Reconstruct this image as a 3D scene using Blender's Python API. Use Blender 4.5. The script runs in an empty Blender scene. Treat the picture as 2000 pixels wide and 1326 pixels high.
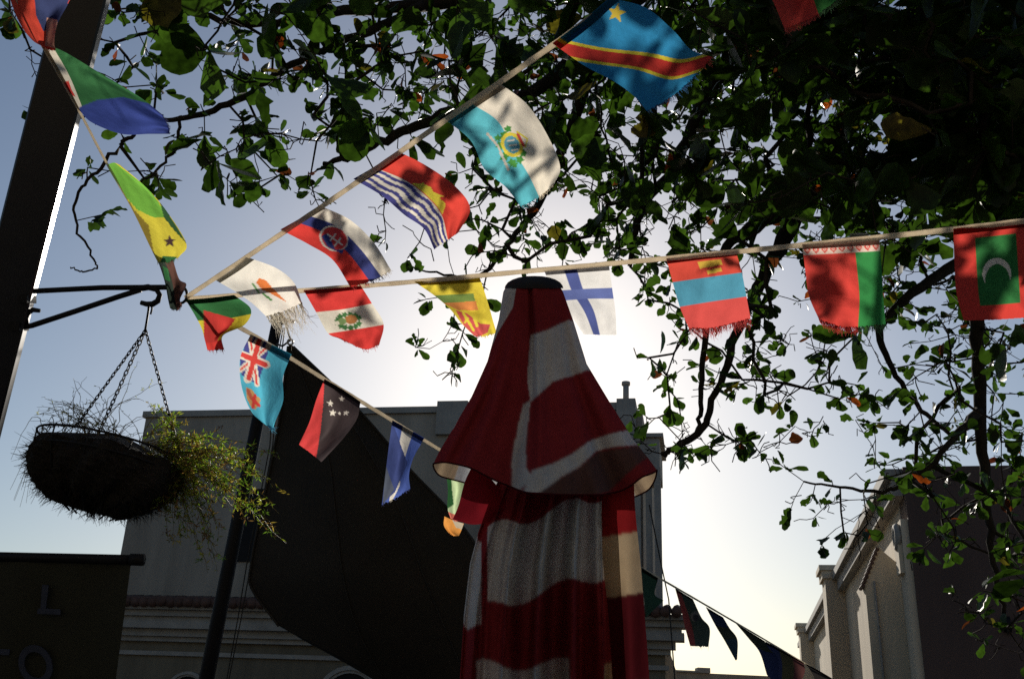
import bpy, math, random
import numpy as np
from mathutils import Vector

scene = bpy.context.scene
# ------------------------------------------------------------------ camera
FPX = 1944.0
PITCH, ROLL = math.radians(22.0), math.radians(2.5)
CAM = np.array([0.0, 0.0, 1.6])
F = np.array([0, math.cos(PITCH), math.sin(PITCH)])
R0 = np.array([1.0, 0, 0]); U0 = np.array([0, -math.sin(PITCH), math.cos(PITCH)])
RV = math.cos(ROLL)*R0 + math.sin(ROLL)*U0
UV = math.cos(ROLL)*U0 - math.sin(ROLL)*R0
cam_d = bpy.data.cameras.new('camera'); cam = bpy.data.objects.new('camera', cam_d)
scene.collection.objects.link(cam); scene.camera = cam
cam_d.sensor_width = 36; cam_d.lens = 36*FPX/2000.0
cam_d.clip_start = 0.05; cam_d.clip_end = 6000
from mathutils import Matrix
m = Matrix(((RV[0], UV[0], -F[0], CAM[0]), (RV[1], UV[1], -F[1], CAM[1]), (RV[2], UV[2], -F[2], CAM[2]), (0, 0, 0, 1)))
cam.matrix_world = m
# ------------------------------------------------------------------ sky and sun
def ray(px, py):
    return F + RV*(px-1000)/FPX + UV*(663-py)/FPX
SUNPX = (1062, 655)
sd = ray(*SUNPX); sd = sd/np.linalg.norm(sd)
SUN_EL = math.asin(sd[2]); SUN_AZ = math.atan2(sd[0], sd[1])
world = bpy.data.worlds.new('World'); scene.world = world; world.use_nodes = True
nt = world.node_tree
for n in list(nt.nodes): nt.nodes.remove(n)
sky = nt.nodes.new('ShaderNodeTexSky'); sky.sky_type = 'NISHITA'; sky.sun_disc = False
sky.sun_elevation = SUN_EL; sky.sun_rotation = SUN_AZ
sky.air_density = 1.1; sky.dust_density = 0.8; sky.ozone_density = 2.6; sky.altitude = 0
bg = nt.nodes.new('ShaderNodeBackground'); bg.inputs['Strength'].default_value = 0.068
wo = nt.nodes.new('ShaderNodeOutputWorld')
nt.links.new(sky.outputs[0], bg.inputs[0]); nt.links.new(bg.outputs[0], wo.inputs[0])
sl = bpy.data.lights.new('sun', 'SUN'); sl.energy = 5.0; sl.angle = math.radians(0.5); sl.color = (1, .93, .82)
so = bpy.data.objects.new('sun', sl); scene.collection.objects.link(so)
so.rotation_euler = Vector((-sd[0], -sd[1], -sd[2])).to_track_quat('-Z', 'Y').to_euler()
so.location = (0, 0, 30)
scene.view_settings.view_transform = 'Standard'; scene.view_settings.look = 'None'
scene.view_settings.exposure = 0.0; scene.view_settings.gamma = 1
scene.render.engine = 'CYCLES'
scene.cycles.use_denoising = False
scene.cycles.max_bounces = 8; scene.cycles.transmission_bounces = 6; scene.cycles.diffuse_bounces = 4

# ------------------------------------------------------------------ helpers
C = scene.collection
rng = np.random.RandomState(7); random.seed(7)
def P(px, py, d): return CAM + d*ray(px, py)
def lin(c):
    c = c/255.0
    return c/12.92 if c <= 0.04045 else ((c+0.055)/1.055)**2.4
def S(r, g, b): return (lin(r), lin(g), lin(b))

class MB:
    def __init__(s): s.v = []; s.f = []; s.n = 0; s.c = []
    def add(s, verts, faces, col=None):
        verts = np.asarray(verts, float).reshape(-1, 3)
        s.v.append(verts); s.f += [tuple(i+s.n for i in f) for f in faces]
        if col is None: col = (1, 1, 1)
        col = np.asarray(col, float)
        if col.ndim == 1: col = np.tile(col, (len(verts), 1))
        s.c.append(col); s.n += len(verts)
    def box8(s, p, col=None):   # p: 8 points, bottom ring 0-3, top ring 4-7
        s.add(p, [(0,3,2,1),(4,5,6,7),(0,1,5,4),(1,2,6,5),(2,3,7,6),(3,0,4,7)], col)
    def tube(s, pts, rad, k=6, col=None, caps=True):
        pts = np.asarray(pts, float); n = len(pts)
        rad = np.full(n, rad) if np.isscalar(rad) else np.asarray(rad)
        T = np.gradient(pts, axis=0); T /= (np.linalg.norm(T, axis=1)[:, None]+1e-12)
        a = np.array([0, 0, 1.0]) if abs(T[0][2]) < .9 else np.array([1.0, 0, 0])
        N = np.cross(T[0], a); N /= np.linalg.norm(N)
        vs = []
        for i in range(n):
            N = N - T[i]*np.dot(N, T[i]); N /= (np.linalg.norm(N)+1e-12); B = np.cross(T[i], N)
            for j in range(k):
                t = 2*math.pi*j/k
                vs.append(pts[i]+rad[i]*(math.cos(t)*N+math.sin(t)*B))
        fs = [(i*k+j, i*k+(j+1) % k, (i+1)*k+(j+1) % k, (i+1)*k+j) for i in range(n-1) for j in range(k)]
        if caps: fs += [tuple(range(k-1, -1, -1)), tuple((n-1)*k+j for j in range(k))]
        s.add(vs, fs, col)
    def build(s, name, mat, parent=None, smooth=False, colors=False):
        me = bpy.data.meshes.new(name)
        V = np.concatenate(s.v); me.from_pydata(V.tolist(), [], s.f)
        if colors:
            at = me.color_attributes.new('Col', 'FLOAT_COLOR', 'POINT')
            cc = np.ones((len(V), 4), np.float32); cc[:, :3] = np.concatenate(s.c)
            at.data.foreach_set('color', cc.ravel())
        if smooth: me.polygons.foreach_set('use_smooth', [True]*len(me.polygons))
        me.materials.append(mat); me.update()
        o = bpy.data.objects.new(name, me); C.objects.link(o)
        if parent is not None:
            o.parent = parent
            o.matrix_parent_inverse = parent.matrix_basis.inverted()
        return o
def tag(o, label=None, cat=None, group=None, kind=None):
    if label: o['label'] = label
    if cat: o['category'] = cat
    if group: o['group'] = group
    if kind: o['kind'] = kind
    return o
def thing(name, label, cat, loc, group=None):
    o = bpy.data.objects.new(name, None); C.objects.link(o); o.location = tuple(loc)
    o.empty_display_size = .1
    return tag(o, label, cat, group)

# ---- materials
def mat_new(name):
    mt = bpy.data.materials.new(name); mt.use_nodes = True
    t = mt.node_tree
    for n in list(t.nodes): t.nodes.remove(n)
    return mt, t, t.nodes.new('ShaderNodeOutputMaterial')
def solid(name, col, rough=.6, metal=0, noise=.25, scale=8, bump=0.0, spec=.5, streak=False):
    mt, t, out = mat_new(name)
    b = t.nodes.new('ShaderNodeBsdfPrincipled')
    b.inputs['Roughness'].default_value = rough; b.inputs['Metallic'].default_value = metal
    b.inputs['Specular IOR Level'].default_value = spec
    tc = t.nodes.new('ShaderNodeTexCoord'); nz = t.nodes.new('ShaderNodeTexNoise')
    nz.inputs['Scale'].default_value = scale; nz.inputs['Detail'].default_value = 8
    nz.inputs['Roughness'].default_value = .65
    if streak:
        mp = t.nodes.new('ShaderNodeMapping'); mp.inputs['Scale'].default_value = (1, 1, .18)
        t.links.new(tc.outputs['Object'], mp.inputs[0]); t.links.new(mp.outputs[0], nz.inputs['Vector'])
    else: t.links.new(tc.outputs['Object'], nz.inputs['Vector'])
    rp = t.nodes.new('ShaderNodeValToRGB')
    rp.color_ramp.elements[0].position = .3; rp.color_ramp.elements[1].position = .7
    rp.color_ramp.elements[0].color = tuple(c*(1-noise) for c in col)+(1,)
    rp.color_ramp.elements[1].color = tuple(min(1, c*(1+noise)) for c in col)+(1,)
    t.links.new(nz.outputs[0], rp.inputs[0]); t.links.new(rp.outputs[0], b.inputs['Base Color'])
    if bump:
        bp = t.nodes.new('ShaderNodeBump'); bp.inputs['Strength'].default_value = bump; bp.inputs['Distance'].default_value = .02
        t.links.new(nz.outputs[0], bp.inputs['Height']); t.links.new(bp.outputs[0], b.inputs['Normal'])
    t.links.new(b.outputs[0], out.inputs[0])
    return mt
def cloth(name, trans=.5, weave=600, gain=1.0, sheer=0.0):
    """woven cloth: colours from the mesh, light comes through from behind"""
    mt, t, out = mat_new(name)
    at = t.nodes.new('ShaderNodeAttribute'); at.attribute_name = 'Col'
    tc = t.nodes.new('ShaderNodeTexCoord')
    nz = t.nodes.new('ShaderNodeTexNoise'); nz.inputs['Scale'].default_value = weave; nz.inputs['Detail'].default_value = 3
    t.links.new(tc.outputs['Object'], nz.inputs['Vector'])
    nz2 = t.nodes.new('ShaderNodeTexNoise'); nz2.inputs['Scale'].default_value = 22; nz2.inputs['Detail'].default_value = 4
    t.links.new(tc.outputs['Object'], nz2.inputs['Vector'])
    ad = t.nodes.new('ShaderNodeMath'); ad.operation = 'ADD'
    t.links.new(nz.outputs[0], ad.inputs[0]); t.links.new(nz2.outputs[0], ad.inputs[1])
    mr = t.nodes.new('ShaderNodeMapRange'); mr.inputs[1].default_value = .6; mr.inputs[2].default_value = 1.4
    mr.inputs[3].default_value = .72*gain; mr.inputs[4].default_value = 1.0*gain
    t.links.new(ad.outputs[0], mr.inputs[0])
    mx = t.nodes.new('ShaderNodeVectorMath'); mx.operation = 'SCALE'
    t.links.new(at.outputs['Color'], mx.inputs[0]); t.links.new(mr.outputs[0], mx.inputs['Scale'])
    d = t.nodes.new('ShaderNodeBsdfDiffuse'); tr = t.nodes.new('ShaderNodeBsdfTranslucent')
    t.links.new(mx.outputs[0], d.inputs[0]); t.links.new(mx.outputs[0], tr.inputs[0])
    bp = t.nodes.new('ShaderNodeBump'); bp.inputs['Strength'].default_value = .7; bp.inputs['Distance'].default_value = .006
    t.links.new(nz2.outputs[0], bp.inputs['Height'])
    t.links.new(bp.outputs[0], d.inputs['Normal']); t.links.new(bp.outputs[0], tr.inputs['Normal'])
    ms = t.nodes.new('ShaderNodeMixShader'); ms.inputs[0].default_value = trans
    t.links.new(d.outputs[0], ms.inputs[1]); t.links.new(tr.outputs[0], ms.inputs[2])
    last = ms
    if sheer:
        tp = t.nodes.new('ShaderNodeBsdfTransparent'); m2 = t.nodes.new('ShaderNodeMixShader'); m2.inputs[0].default_value = sheer
        t.links.new(ms.outputs[0], m2.inputs[1]); t.links.new(tp.outputs[0], m2.inputs[2]); last = m2
    t.links.new(last.outputs[0], out.inputs[0])
    return mt
def leafmat(name, trans=.45, rough=.42, spec=.25):
    mt, t, out = mat_new(name)
    at = t.nodes.new('ShaderNodeAttribute'); at.attribute_name = 'Col'
    b = t.nodes.new('ShaderNodeBsdfPrincipled'); b.inputs['Roughness'].default_value = rough
    b.inputs['Specular IOR Level'].default_value = spec
    tc = t.nodes.new('ShaderNodeTexCoord')
    nz = t.nodes.new('ShaderNodeTexNoise'); nz.inputs['Scale'].default_value = 25; nz.inputs['Detail'].default_value = 5
    t.links.new(tc.outputs['Object'], nz.inputs['Vector'])
    mr = t.nodes.new('ShaderNodeMapRange'); mr.inputs[1].default_value = .35; mr.inputs[2].default_value = .65
    mr.inputs[3].default_value = .5; mr.inputs[4].default_value = 1.15
    t.links.new(nz.outputs[0], mr.inputs[0])
    mx = t.nodes.new('ShaderNodeVectorMath'); mx.operation = 'SCALE'
    t.links.new(at.outputs['Color'], mx.inputs[0]); t.links.new(mr.outputs[0], mx.inputs['Scale'])
    t.links.new(mx.outputs[0], b.inputs['Base Color'])
    tr = t.nodes.new('ShaderNodeBsdfTranslucent')
    m3 = t.nodes.new('ShaderNodeVectorMath'); m3.operation = 'MULTIPLY'; m3.inputs[1].default_value = (1.5, 1.75, .7)
    t.links.new(mx.outputs[0], m3.inputs[0]); t.links.new(m3.outputs[0], tr.inputs[0])
    ms = t.nodes.new('ShaderNodeMixShader'); ms.inputs[0].default_value = trans
    t.links.new(b.outputs[0], ms.inputs[1]); t.links.new(tr.outputs[0], ms.inputs[2])
    t.links.new(ms.outputs[0], out.inputs[0])
    return mt

M_CLOTH = cloth('flag_cloth', .7, gain=1.12)
M_FRINGE = cloth('fringe_thread', .8, gain=1.3)
M_UMB = cloth('parasol_canvas', .26, weave=900, gain=1.12)
M_UMB1 = cloth('parasol_canvas_single', .24, weave=900)
M_RIBBON = cloth('ribbon_tape', .7, gain=1.2)
M_IRON = solid('black_iron', (.012, .012, .014), .6, spec=.2)
M_POST = solid('black_gloss_post', (.012, .013, .018), .3, scale=4)
M_WALL = solid('aged_render', (.30, .26, .21), .9, noise=.38, scale=.9, bump=.3, streak=True)
M_WALL2 = solid('ochre_render', (.17, .14, .095), .9, noise=.35, scale=1.5, bump=.3, streak=True)
M_TRIM = solid('pale_stucco_trim', (.32, .295, .26), .85, noise=.2, scale=3, bump=.2)
M_TILE = solid('clay_tile', (.10, .05, .035), .8, noise=.4, scale=6, bump=.3)
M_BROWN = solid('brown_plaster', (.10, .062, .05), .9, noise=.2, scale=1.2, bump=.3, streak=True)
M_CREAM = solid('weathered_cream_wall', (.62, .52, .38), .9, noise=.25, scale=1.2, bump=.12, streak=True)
M_DARKWIN = solid('dark_window', (.012, .011, .011), .6, spec=.15)
M_SAIL = solid('dark_sailcloth', (.022, .018, .013), .85, noise=.3, scale=3)
M_BARK = solid('bark', (.04, .033, .026), .95, spec=.1, noise=.4, scale=20, bump=.5)
M_LEAF = leafmat('leaf', .42)
M_SPRIG = leafmat('sprig_leaf', .5, .5)
M_COIR = solid('coir_fibre', (.013, .010, .007), .95, noise=.5, scale=60, bump=.8)
M_BANNER = solid('olive_banner_cloth', (.017, .019, .010), .7, noise=.25, scale=10)
M_LETTER = solid('blue_grey_letter', (.03, .04, .075), .6)
M_GROUND = solid('asphalt', (.05, .05, .05), .9, noise=.3, scale=3, bump=.3)
M_PAVE = solid('paving', (.10, .095, .09), .9, noise=.3, scale=2, bump=.3)
M_ROPE = solid('rope', (.03, .028, .025), .8)
M_METAL = solid('galvanised_pole', (.45, .44, .42), .4, .6)

# ------------------------------------------------------------------ ground
def sheet(name, x0, x1, y0, y1, z, mat):
    b = MB(); b.add([(x0,y0,z),(x1,y0,z),(x1,y1,z),(x0,y1,z)], [(0,1,2,3)])
    o = b.build(name, mat); tag(o, kind='structure'); return o
sheet('ground', -2500, 2500, -2500, 2500, -.004, M_GROUND)
sheet('street', -4.5, 3.6, -60, 200, 0.0, M_GROUND)
b = MB()
b.box8([(-9,-40,-.01),(-4.5,-40,-.01),(-4.5,16,-.01),(-9,16,-.01),(-9,-40,.13),(-4.5,-40,.13),(-4.5,16,.13),(-9,16,.13)])
tag(b.build('pavement', M_PAVE), kind='structure')

# ------------------------------------------------------------------ wall frames
class Frame:
    """a vertical wall plane: u along the wall, n outward, z up"""
    def __init__(s, p0, udir):
        s.p0 = np.array(p0, float); s.p0[2] = 0
        s.u = np.array([udir[0], udir[1], 0.0]); s.u /= np.linalg.norm(s.u)
        n = np.array([s.u[1], -s.u[0], 0.0])
        if np.dot(n, CAM-s.p0) < 0: n = -n
        s.n = n
    def hit(s, px, py, off=0.0):
        r = ray(px, py); t = np.dot(s.p0+s.n*off-CAM, s.n)/np.dot(r, s.n)
        q = CAM+t*r; return np.dot(q-s.p0, s.u), q[2]
    def pt(s, u, n, z): return s.p0+s.u*u+s.n*n+np.array([0, 0, z])
    def box(s, b, u0, u1, n0, n1, z0, z1):
        b.box8([s.pt(u0,n0,z0), s.pt(u1,n0,z0), s.pt(u1,n1,z0), s.pt(u0,n1,z0),
                s.pt(u0,n0,z1), s.pt(u1,n0,z1), s.pt(u1,n1,z1), s.pt(u0,n1,z1)])
    def prism(s, b, poly, n0, n1):
        k = len(poly)
        v = [s.pt(u, n0, z) for u, z in poly]+[s.pt(u, n1, z) for u, z in poly]
        b.add(v, [tuple(range(k)), tuple(range(2*k-1, k-1, -1))]+[(i, (i+1) % k, k+(i+1) % k, k+i) for i in range(k)])

# ---- central building (upper storey set back behind a tiled ledge)
yaw = math.radians(11)
fc = Frame(P(700, 1000, 18), (math.cos(yaw), -math.sin(yaw)))
U = lambda x, y: fc.hit(x, y)[0]
Z = lambda x, y: fc.hit(x, y)[1]
uL = U(262, 940); uR = U(1296, 1000)
zTop = Z(560, 800); zPar = Z(1222, 782); zStep = Z(1270, 858)
zLedge = Z(380, 1178)
bt = thing('town_building', 'grey two storey building with flat parapet and tiled ledge, behind the striped parasol', 'building', fc.pt((uL+uR)/2, 0, 0))
uA = U(852, 850); uB = U(912, 850); uC = U(1242, 830)
uP = U(1205, 830)
b = MB()
fc.box(b, uL, uR-.35, -7, 0, zLedge-.4, zTop-.12)
b.build('wall', M_WALL, bt)
b = MB()
fc.box(b, uL-.05, uA, -7, .06, zTop-.118, zTop)
fc.box(b, uA+.002, uB, -.9, .10, zTop-.55, Z(880, 786))       # block on the parapet
fc.box(b, uB+.002, uP, -7, .05, zTop-.118, zTop+.02)
b.build('parapet', M_TRIM, bt)
b = MB()
fc.box(b, uP, uC, -1.2, .12, zTop-.9, zPar)
fc.box(b, uC+.003, uR-.05, -1.4, .10, zTop-1.2, zStep)
fc.box(b, uC+.05, uR+.02, -1.45, .16, zStep+.002, zStep+.07)
b.build('parapet', M_TRIM, bt)
b = MB()
for a, c, off in ((1236, 1252, .16), (1262, 1274, .1), (1279, 1292, .18)):
    fc.box(b, U(a, 1000), U(c, 1000), .0, off, zLedge-.2, zTop-1.22)
b.build('pilaster', M_TRIM, bt)
b = MB(); q0 = fc.pt(U(1221, 780), -.2, zPar); b.tube([q0, q0+[0, 0, .36]], .055, 10)
b.tube([q0+[0, 0, .36], q0+[0, 0, .42]], .08, 10)
b.build('chimney_pipe', M_TRIM, bt, True)
# lower storey
b = MB(); fc.box(b, uL-3, U(1300, 1250), -7.2, .35, 0, zLedge-.42); b.build('wall', M_WALL2, bt)
b = MB()
zl = zLedge
for i, (dz0, dz1, pr) in enumerate(((-.12, -.20, .80), (-.202, -.30, .70), (-.302, -.38, .62), (-.382, -.50, .66), (-.502, -.62, .52), (-.622, -.70, .44), (-.86, -.93, .41))):
    fc.box(b, uL-3.05, U(1300, 1250)+pr-.35, -.5 if i == 0 else .30, pr, zl+dz1, zl+dz0)
b.build('cornice', M_TRIM, bt)
# tiled strip: rows of half round clay tiles
b = MB(); u = uL-3.0
while u < U(1300, 1200)+.35:
    j = random.uniform(-.02, .02)
    a = np.array([fc.pt(u, .02, zl+.06), fc.pt(u, .45, zl-.02+j*.5), fc.pt(u, .88+j, zl-.09+j*.5)])
    b.tube(a, [.075, .085, .09], 8); u += .165
b.build('tiled_ledge', M_TILE, bt, True)
b = MB()
fc.box(b, U(462, 1050), U(560, 1050), .003, .03, Z(500, 1097), Z(520, 955))
b.build('window', M_DARKWIN, bt)
# arched openings of the lower storey
for cx, ty, hw in ((688, 1300, 66), (372, 1311, 42)):
    cu, ctop = fc.hit(cx, ty, .35); hu = abs(fc.hit(cx+hw, ty, .35)[0]-cu)
    b = MB(); g = MB(); ring = []
    for k, (ra, rb_, pr) in enumerate(((1.0, .88, .43), (.875, .80, .40))):
        pa = []; 
        for i in range(25):
            t = math.pi*i/24
            pa.append((cu+hu*ra*math.cos(t), ctop-hu+hu*ra*math.sin(t)))
        pb = [(cu+(q[0]-cu)*rb_/ra, ctop-hu+(q[1]-ctop+hu)*rb_/ra) for q in pa]
        for i in range(24):
            fc.prism(b, [pa[i], pa[i+1], pb[i+1], pb[i]], .351, pr)
        fc.box(b, cu-hu*ra, cu-hu*rb_, .351, pr, ctop-hu-1.6, ctop-hu-.001)
        fc.box(b, cu+hu*rb_, cu+hu*ra, .351, pr, ctop-hu-1.6, ctop-hu-.001)
        if k == 1:
            poly = [(cu+hu*.795*math.cos(math.pi*i/24), ctop-hu+hu*.795*math.sin(math.pi*i/24)) for i in range(25)]
            poly += [(cu-hu*.795, ctop-hu-1.6), (cu+hu*.795, ctop-hu-1.6)]
            fc.prism(g, poly, .352, .37)
    w = b.build('window', M_TRIM, bt); g.build('pane', M_DARKWIN, w)
# hanging cable at the corner of the building
b = MB()
d0 = 17.0
cb = [(1297, 1215), (1308, 1245), (1306, 1275), (1290, 1305), (1280, 1345)]
b.tube([P(x, y, d0) for x, y in cb], .02, 5); b.build('cable', M_ROPE, bt, True)

# ---- right building
vp = ray(1452, 1446); vp[2] = 0
corner = P(1782, 1100, 14)
fr = Frame(corner, vp)          # street facade going away
zT = fr.hit(1755, 925)[1]
br = thing('street_building', 'brown gabled end wall with sunlit buttressed facade, right edge of the photo', 'building', corner*[1, 1, 0])
fd = Frame(corner, (vp[1], -vp[0]))   # end wall to the camera
zE = fd.hit(1850, 912)[1]
sEnd = 26.0
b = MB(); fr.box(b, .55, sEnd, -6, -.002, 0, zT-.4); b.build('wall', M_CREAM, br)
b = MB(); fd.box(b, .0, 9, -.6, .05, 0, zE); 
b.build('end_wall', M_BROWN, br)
b = MB()
fr.box(b, .06, sEnd, -.5, .16, zT-.4, zT-.16)
fr.box(b, .06, sEnd, -.5, .26, zT-.158, zT)
b.build('cornice', M_TRIM, br)
def sa(x, y, off=0): return fr.hit(x, y, off)
PIL = []
for k, (x, y, wd, pr, hz) in enumerate(((1655, 1215, .9, .42, 1165), (1592, 1300, .9, .42, 1246))):
    s0 = sa(x, y)[0]; b = MB()
    zt = zT+.18
    fr.box(b, s0, s0+wd, .0, pr, 0, zt-.3)
    fr.box(b, s0-.05, s0+wd+.05, -.1, pr+.06, zt-.298, zt-.12)
    fr.box(b, s0-.10, s0+wd+.10, -.1, pr+.12, zt-.118, zt)
    b.build('pilaster', M_CREAM, br)
# corner pilaster with scroll head
b = MB(); fr.box(b, -.0, .45, .0, .10, 0, zT-.75); fr.box(b, .06, .39, .102, .16, zT-1.5, zT-.9)
b.build('pilaster', M_CREAM, br)
q = [fr.pt(.22+.16*math.cos(a), .13+.02*a/6, zT-.98+.16*math.sin(a)) for a in np.linspace(-.5, 4.6, 16)]
b = MB(); b.tube(q, .05, 8); b.build('scroll', M_TRIM, br, True)
# stand-in for dark shutter and shadow shapes on the facade, and rain pipe
s0 = sa(1766, 1200)[0]; z1 = sa(1738, 1082)[1]
def nzprism(b, poly, u0, u1):
    k = len(poly)
    v = [fr.pt(u0, n_, z_) for n_, z_ in poly]+[fr.pt(u1, n_, z_) for n_, z_ in poly]
    b.add(v, [tuple(range(k)), tuple(range(2*k-1, k-1, -1))]+[(i, (i+1) % k, k+(i+1) % k, k+i) for i in range(k)])
b = MB(); nzprism(b, [(0, 0), (.52, 0), (.52, z1-.62), (.28, z1-.04), (0, z1-.30)], s0, s0+.30); b.build('standin_buttress', M_CREAM, br)
b = MB()
for k in range(9):      # ragged coping tiles up the slope of the buttress
    t = k/8.5; n_, z_ = .55-.27*t, z1-.62+.58*t
    b.tube([fr.pt(s0-.03, n_, z_), fr.pt(s0+.33, n_, z_)], .032, 6)
b.build('coping', M_TILE, br)
b = MB(); b.tube([fr.pt(s0-.03, .38, 1.0), fr.pt(s0-.03, .38, z1-.55)], .016, 8); b.build('rain_pipe', M_TRIM, br, True)
b = MB(); fr.box(b, s0-.95, s0-.45, .002, .05, z1-2.6, z1-1.7); b.build('window', M_DARKWIN, br)
b = MB(); b.tube([fd.pt(1.1, .1, zE-2.3), fd.pt(1.1, .1, zE-2.1)], .05, 8); b.build('wall_vent', M_DARKWIN, br, True)
b = MB(); fd.box(b, 1.35, 1.47, .052, .10, zE-2.75, zE-2.5)
b.build('wall_vent', M_DARKWIN, br)
b = MB(); fd.box(b, .9, 9, .052, .09, zE-3.6, zE-3.3); b.build('string_course', M_BROWN, br)

# ---- far low building
ff = Frame(P(1340, 1310, 34), (1, 0.02))
bf = thing('far_building', 'low grey building seen far down the street between the two near ones', 'building', ff.pt(0, 0, 0))
b = MB(); a0, zf = ff.hit(1290, 1310); a1 = ff.hit(1362, 1310)[0]; a2 = ff.hit(1386, 1310)[0]; 
ff.box(b, a0, a2+6, -5, 0, 0, zf); b.build('wall', M_WALL, bf)
b = MB(); ff.box(b, a0, a1-.003, -.3, .1, zf+.002, zf+.06); ff.box(b, a1, a2, -.4, .12, zf+.002, zf+.17)
b.build('parapet', M_TRIM, bf)

# ---- unseen terrace added behind the viewer to cut sky light on this side
fb = Frame((-14, -9, 0), (1, .05))
bb = thing('unseen_shade_terrace', 'unseen three storey terrace added behind the viewer to block sky light', 'building', (-2, -9, 0))
b = MB(); b.box8([(-16,-19,0),(15,-19,0),(15,-9,0),(-16,-9,0),(-16,-19,11),(15,-19,11),(15,-9,11),(-16,-9,11)]); b.build('wall', M_WALL2, bb)
b = MB()
for i in range(9):
    for j in range(3):
        x = -14.5+i*3.3; z = 1.2+j*3.3
        b = MB(); b.box8([(x,-9.0+.002,z),(x+1.2,-9.0+.002,z),(x+1.2,-8.93,z),(x,-8.93,z),(x,-9+.002,z+2),(x+1.2,-9+.002,z+2),(x+1.2,-8.93,z+2),(x,-8.93,z+2)]); b.build('window', M_DARKWIN, bb)

# ------------------------------------------------------------------ lamp post with scroll bracket
DP = 3.0
def seg_box(b, p0, p1, side, w, front, dpt):
    b.box8([p0-side*w-front*dpt, p0+side*w-front*dpt, p0+side*w+front*dpt, p0-side*w+front*dpt,
            p1-side*w-front*dpt, p1+side*w-front*dpt, p1+side*w+front*dpt, p1-side*w+front*dpt])
lp = thing('lamp_post', 'black square street post with scrolled iron bracket, left edge of the photo', 'post', P(-150, 1500, DP)*[1, 1, 0])
pa, pb_ = P(-127, 1150, DP), P(163, 0, DP)
ax = (pb_-pa)/np.linalg.norm(pb_-pa)
ground_pt = pa-ax*(pa[2]/ax[2]); top_pt = pb_+ax*1.6
aa = math.radians(13)
nr = np.array([math.cos(aa), math.sin(aa), 0]); nr -= ax*np.dot(nr, ax); nr /= np.linalg.norm(nr)
nf = np.cross(ax, nr)
b = MB(); hw, hd = .068, .03; ch = .006
ring = [(-hw+ch,-hd),(hw-ch,-hd),(hw,-hd+ch),(hw,hd-ch),(hw-ch,hd),(-hw+ch,hd),(-hw,hd-ch),(-hw,-hd+ch)]
vs = []
for q in (ground_pt, top_pt):
    vs += [q+nr*x+nf*y for x, y in ring]
b.add(vs, [tuple(range(7,-1,-1)), tuple(range(8,16))]+[(i,(i+1)%8,8+(i+1)%8,8+i) for i in range(8)])
b.build('shaft', M_POST, lp)
b = MB()
def pxtube(b, pts, r, d=DP, k=8, col=None):
    b.tube([P(x, y, dd if False else d) for x, y in pts], r, k, col)
b.tube([P(40, 570, DP), P(200, 562, DP), P(345, 561, DP)], .0085, 8)
b.build('bracket_arm', M_IRON, lp, True)
b = MB(); b.tube([P(40, 640, DP), P(62, 636, DP), P(150, 607, DP), P(230, 580, DP), P(275, 566, DP)], .0085, 8); b.build('brace', M_IRON, lp, True)
b = MB(); b.tube([P(x, y, DP) for x, y in ((52, 634), (50, 622), (54, 612), (64, 605), (78, 607))], [.007,.008,.008,.008,.006], 8)
b.build('scroll_hook', M_IRON, lp, True)
b = MB(); b.tube([P(x, y, DP) for x, y in ((255, 566), (290, 561), (306, 566), (312, 576), (308, 588), (298, 594), (286, 594), (275, 591))], [.010,.010,.008,.008,.009,.009,.008,.007], 8)
b.build('scroll_hook', M_IRON, lp, True)
b = MB(); b.tube([P(352, 576, DP)+.021*(math.cos(t)*RV+math.sin(t)*UV*1.2) for t in np.linspace(0, 2*math.pi, 17)], .0045, 6)
b.build('end_ring', M_IRON, lp, True)
for (x0, y0, x1, y1) in ((46, 577, 62, 592), (28, 630, 47, 646)):
    b = MB(); c0 = P((x0+x1)/2, (y0+y1)/2, DP); w_ = (x1-x0)/2*DP/FPX; h_ = (y1-y0)/2*DP/FPX
    seg_box(b, c0-UV*h_, c0+UV*h_, RV, w_, F, .03); b.build('clamp', M_IRON, lp)

# ------------------------------------------------------------------ hanging basket
hb = thing('hanging_basket', 'dark round coir basket hanging by three chains from the iron bracket', 'basket', P(283, 600, DP))
b = MB(); b.tube([P(x, y, DP) for x, y in ((291, 592), (290, 606), (287, 625), (283, 648))], .0035, 6)
b.tube([P(x, y, DP) for x, y in ((296, 594), (297, 604), (294, 614))], .003, 6); b.build('hook', M_IRON, hb, True)
def chain(b, p, q, n):
    ax_ = (q-p); L = np.linalg.norm(ax_); ax_ /= L
    s0 = np.cross(ax_, F); s0 /= np.linalg.norm(s0); s1 = np.cross(ax_, s0)
    ll = L/n*.68
    for i in range(n):
        c = p+ax_*L*(i+.5)/n; sd_ = s0*.8+s1*.6 if i % 2 else s1*.8-s0*.6
        b.tube([c+ax_*ll*math.cos(t)+sd_*ll*.42*math.sin(t) for t in np.linspace(0, 2*math.pi, 11)], .0019, 4, caps=False)
BC = P(223, 878, DP)                       # centre of the rim
RB = .222
tilt = np.array([.0, .0, 0])
ex = RV*.985-UV*.19; ey = np.array([0, 1.0, 0]); ey = ey-ex*np.dot(ex, ey); ey /= np.linalg.norm(ey); ez = np.cross(ex, ey)
if ez[2] < 0: ez = -ez
def BP(a, r, h): return BC+ex*RB*r*math.cos(a)+ey*RB*r*math.sin(a)+ez*h
for a, n in ((math.radians(128), 26), (math.radians(259), 26), (math.radians(-12), 26)):
    b = MB(); chain(b, P(284, 645, DP), BP(a, 1, .0), n); b.build('chain', M_IRON, hb, True)
b = MB()
b.tube([BP(t, 1.0, .0) for t in np.linspace(0, 2*math.pi, 41)], .0035, 6, caps=False)
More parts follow.
